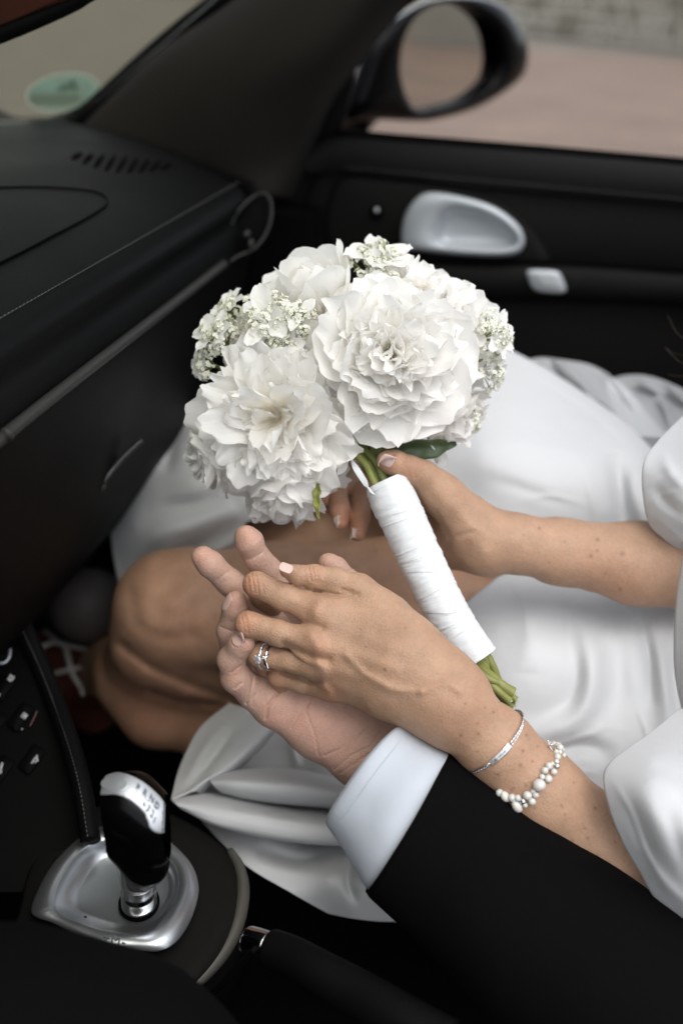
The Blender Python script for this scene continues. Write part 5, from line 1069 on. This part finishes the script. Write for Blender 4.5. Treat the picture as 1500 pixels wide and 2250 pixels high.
def key(uc, vc, w, h, ang, name='console_button', mat=M_DARK, e=.003):
    ca, sa = math.cos(ang), math.sin(ang); O = outl([(uc + x * w * ca - y * h * sa, vc + x * w * sa + y * h * ca) for x, y in ((-1,-1),(0,-1.05),(1,-1),(1.04,0),(1,1),(0,1.05),(-1,1),(-1.04,0))], 32)
    V, Fc = ringloft([np.array([CP(u, v) for u, v in O]), np.array([CP(u, v, e * .8) for u, v in O]), np.array([CP(u, v, e) for u, v in shrink(O, 2)])]); return mesh(name, V, Fc, mat, con)
A0 = -.95
for uc, vc, w, h in ((8,1510,26,14),(44,1575,30,14),(-10,1590,26,14),(70,1668,30,15),(4,1690,28,15)): key(uc, vc, w, h, A0)
ic = plain('icon print', (.34, .35, .36), rough=.5)
def icon(pts, r, e=.0048):
    V, Fc = tube(np.array([CP(u, v, e) for u, v in pts]), r, 6); mesh('icon', V, Fc, ic, con)
icon([(18,1490),(20,1494),(24,1496),(28,1492),(31,1486)], .0012); icon([(22,1484),(26,1488)], .0016)
key(54, 1573, 6.5, 6, A0, 'square_icon', ic, .0056)  # plain grey printed square on the button
icon([(0,1524),(-3,1530)], .0011); icon([(1,1700),(3,1686),(6,1676)], .0012); icon([(-2,1700),(5,1696)], .0007); icon([(48,1601),(50,1603)], .0009)
icon([(70,1678),(76,1668),(81,1660),(83,1672),(76,1676)], .0010)
wtube('switch_edge', [CP(66,1596,.004), CP(78,1572,.004), CP(82,1562,.004)], .0005, plain('dim red print', (.12, .05, .05), rough=.6), con)
# gear housing: dark body, grey arc, silver plate with dish
def PZm(O, z): return np.array([PZ(u, v, z) for u, v in O])
body = [(40,2010),(70,1900),(140,1810),(240,1770),(380,1790),(490,1860),(528,1925),(525,2000),(495,2080),(440,2150),(380,2190),(250,2200),(80,2200),(0,2120)]
Ob = outl(body, 90); dn = [(u + 10, v + 60) for u, v in Ob]
V, Fc = ringloft([PZm(Ob + [20, 120], .40), PZm(Ob + [6, 30], .49), PZm(Ob, .514), PZm(shrink(Ob, 6), .5185), PZm(shrink(Ob, 40), .5190)]); hs_ = mesh('gear_housing', V, Fc, M_LEATH2, car)
arc = [PZ(505,1868,.519), PZ(526,1905,.518), PZ(534,1955,.516), PZ(524,2020,.514), PZ(495,2085,.512), PZ(450,2140,.511), PZ(410,2172,.511), PZ(378,2186,.511)]
X = crom(np.array(arc), 50); rr = .0052 * np.sin(np.linspace(.25, np.pi - .35, 50)) ** .5; V, Fc = tube(X, rr, 14); mesh('grey_arc', V, Fc, plain('warm grey arc', (.085, .08, .07), rough=.45, metal=.3, bump=.2, bscale=900, bdist=.0002), hs_)
wtube('lower_arc', [P(560,2085,.62), P(520,2130,.63), P(470,2180,.64), P(420,2215,.645)], .0022, M_DARK, hs_)
pl = [(70,2008),(82,1960),(112,1905),(150,1862),(200,1825),(262,1808),(320,1818),(372,1848),(415,1890),(434,1930),(436,1970),(418,2025),(388,2070),(350,2090),(300,2088),(236,2084),(180,2060),(120,2030)]
di = [(122,1990),(126,1955),(148,1912),(180,1872),(222,1850),(280,1848),(335,1862),(376,1892),(392,1925),(390,1965),(370,2005),(345,2036),(318,2050),(280,2051),(225,2043),(172,2026),(138,2012)]
c2 = np.array([262., 1955.]); pl, di = reang2(pl, c2), reang2(di, c2)
fl_ = c2 + (di - c2) * .80 + np.array([14, 4])
V, Fc = ringloft([PZm(pl, .520), PZm(pl, .531), PZm(shrink(pl, 2), .5335), PZm(shrink(di, -3), .5345), PZm(di, .5335), PZm(shrink(di, 4), .530), PZm(fl_, .5215), PZm(c2 + (fl_ - c2) * .9 , .5205), PZm(c2 + (fl_ - c2) * .3 + [28, 12], .5215)], cap0=True)
gp = mesh('selector_plate', V, Fc, M_PLATE, hs_)
sh = MB()
def txt(s, size, p, ex, ey, nrm, mat, parent, name, h=.0006):
    cu = bpy.data.curves.new(name, 'FONT'); cu.body = s; cu.size = size; cu.extrude = h / 2; cu.align_x = 'CENTER'; cu.align_y = 'CENTER'
    o = bpy.data.objects.new('t', cu); COL.objects.link(o); dg = bpy.context.evaluated_depsgraph_get(); me = bpy.data.meshes.new_from_object(o.evaluated_get(dg)); bpy.data.objects.remove(o)
    ex, ey = unit(ex), unit(ey); nrm = unit(nrm); V = np.array([v.co for v in me.vertices]); Vw = p + V[:, :1] * ex + V[:, 1:2] * ey + V[:, 2:3] * nrm
    for v, w in zip(me.vertices, Vw): v.co = w
    o2 = bpy.data.objects.new(name, me); COL.objects.link(o2); me.materials.append(mat); o2.parent = parent; return o2
M_ENG = plain('engraved grey', (.12, .13, .14), rough=.4)
def pz(u, v): return PZ(u, v, .5352)
ex = pz(275, 2075) - pz(232, 2064); ey = pz(236, 2050) - pz(232, 2072)
for s, u, v in (('+', 234, 2061), ('M', 254, 2066), ('-', 272, 2070)): txt(s, .009, pz(u, v), ex, ey, (0, 0, 1), M_ENG, gp, 'plate_mark')
V, Fc = ball(PZ(188, 2016, .524), .0012, 8, 6); mesh('plate_screw', V, Fc, M_GLOSS, gp)
# lever shaft
def shaftrings(lst): return [P(*(q[:3])) for q in lst]
Xs = np.array([P(306,1985,.672), P(305,1965,.668), P(304,1950,.664), P(303,1930,.659), P(302,1905,.653), P(300,1880,.647)])
V, Fc = tube(PZm([(306,1984),(306,1984.5)], .5235) + np.array([[0,0,0],[0,0,.001]]), .0142, 30); mesh('boot_ring', V, Fc, M_CARP, gp)
V, Fc = tube(crom(Xs, 30), np.interp(np.linspace(0, 1, 30), [0, .25, .28, .5, .52, 1], [.0118, .0118, .0108, .0108, .0122, .0135]), 36); lv = mesh('gear_lever', V, Fc, M_CHROME, car)
for du in (-24,):
    V, Fc = tube(crom(np.array([P(264,1878,.640), P(268,1905,.646), P(276,1932,.652), P(292,1948,.652), P(308,1942,.650), P(312,1925,.646)]), 30), .0026, 10); mesh('lever_trim', V, Fc, M_CHROME, lv)
# knob as an implicit body; the silver cap is the same body 0.7 mm proud, limited to a band
kp_ = [(C(250,1750,.606), .0122), (C(288,1762,.600), .0160), (C(328,1800,.599), .0145), (C(337,1850,.606), .0112), (C(326,1900,.620), .0105), (C(310,1932,.634), .0080)]
kq_ = [(C(250,1795,.612), .0150), (C(285,1838,.618), .0150), (C(308,1890,.630), .0110)]
def fKn(p): return smin(chain(p, kp_, .01), chain(p, kq_, .01), .012)
bn = unit((-.62, .78, .10)); bc = C(292,1778,.59)
CAPL = crom(np.array([(226., 1722.), (262., 1722.), (300., 1738.), (334., 1768.), (347., 1792.), (351., 1806.)]), 30)
def fCap(p):
    s_ = (p - bc) @ bn; tl_ = np.stack([p[:, 0] - C(283,1770,.6)[0], p[:, 1] - C(283,1770,.6)[1], p[:, 2] - .600], 1) @ unit((.2, .25, 1.))
    return np.maximum(np.maximum(fKn(p) - .0008, (dpoly(pix(p), CAPL) - 25) / F * .6), tl_ + .0)
lo, hi = C(190,1680,.56), C(400,1960,.66); lo = np.array([lo[0], lo[1], .565]); hi = np.array([hi[0], hi[1], .665])
V, Q = surface(fKn, lo, hi, .0016, 1); kb = mesh('knob_body', W(V), Q[:, ::-1], M_GLOSS, lv)
V, Q = surface(fCap, lo, hi, .0008, 0); cp_ = mesh('knob_cap', W(V), Q[:, ::-1], M_CAP, lv)
def onk(u, v, e=.0): d = hit(fCap, u, v, .56, .66); d = d if d else hit(fKn, u, v, .56, .66) or .6; return P(u, v, d - e)
dc = onk(252, 1722); V, Fc = ringloft([np.array([onk(252 + 30 * r * math.cos(t), 1722 + 18 * r * math.sin(t), .0006 + h) for t in aa]) for r, h in ((1.0, .0), (.93, .0003), (.86, .0), (.5, -.0004), (.1, -.0005))], cap0=False); mesh('thumb_dish', V, Fc, M_CAP, cp_)
e1_ = unit(onk(338, 1778) - onk(300, 1728)); e2_ = unit(onk(300, 1728) - onk(296, 1738)); 
for s_, u, v in (('P',303,1730),('R',319,1742),('N',334,1755),('D',345,1770),('+',317,1768),('3',326,1777),('2',335,1789),('-',322,1797),('1',340,1802)):
    p_ = onk(u, v, .0009); nn = unit(np.cross(e1_, e2_)); nn = nn if nn.dot(EYE - p_) > 0 else -nn; txt(s_, .0052, p_, e1_, e2_, nn, M_ENG, cp_, 'gear_mark', .0008)
wtube('gate_line', [onk(300,1738,.0005), onk(314,1749,.0005), onk(328,1760,.0005)], .0004, M_CHROME, cp_, n=12, k=6); wtube('gate_line', [onk(332,1772,.0005), onk(338,1780,.0005)], .0004, M_CHROME, cp_, n=8, k=6)
# parking brake lever
hb = [P(596,2084,.625), P(640,2102,.615), P(700,2136,.60), P(780,2180,.585), P(880,2240,.565), P(980,2300,.55)]
V, Fc = tube(crom(np.array(hb), 60), np.linspace(.0118, .0150, 60), 30); hbk = mesh('parking_brake', V, Fc, M_LEATH, car)
Xb = crom(np.array([P(533,2062,.640), P(545,2066,.638), P(570,2074,.632), P(592,2082,.627)]), 20); V, Fc = tube(Xb, np.interp(np.linspace(0, 1, 20), [0, .1, .25, 1], [.004, .0078, .0092, .0094]), 30); mesh('release_button', V, Fc, M_CHROME, hbk)
# foot area: shoe and rhinestone straps
fK2 = Body([[J(190,1330,1.10,70), J(130,1310,1.12,44)], [J(190,1330,1.10,70), J(280,1340,1.14,60)]], [], .03)
V, Q = surface(fK2, *bounds(fK2), .006, 0); sh_ = mesh('shoe', W(V), Q[:, ::-1], plain('taupe satin', (.085, .075, .07), rough=.5, spec=.2, vary=.1), bride)
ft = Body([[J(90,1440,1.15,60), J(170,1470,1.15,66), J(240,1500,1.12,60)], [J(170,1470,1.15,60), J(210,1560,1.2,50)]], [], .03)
V, Q = surface(ft, *bounds(ft), .007, 0); mesh('foot', W(V), Q[:, ::-1], M_SKIN, bride, cols=np.tile(SK * [.13, .055, .05], (len(V), 1)))  # her skin tone darkened, footwell shade painted into the tint
for pts in ([(84,1428),(115,1412),(150,1418),(190,1425)], [(110,1482),(150,1472),(190,1464),(220,1452)], [(145,1420),(152,1450),(160,1478),(176,1505),(184,1525)], [(100,1385),(120,1400),(150,1418)]):
    X = crom(np.array([C(u, v, (hit(ft, u, v, 1.0, 1.25) or 1.14) - .004) for u, v in pts]), 26); s_ = MB()
    V, Fc = tube(W(X), .0026, 8); s_.add(V, Fc)
    for p in X: V, Fc = ball(W(p + [0, 0, -.003])[0], .0026, 7, 5); s_.add(V, Fc)
    s_.build('shoe_strap', plain('rhinestone strap', (.42, .41, .39), rough=.3, metal=.3), bride)
V, Fc = ball(P(212,1150,1.02), .012, 14, 10, (1.1, .7, 1.2)); mesh('pedal_knob', V, Fc, M_GREY, car)
for o in list(bpy.data.objects):
    if '_loc' in o: del o['_loc']
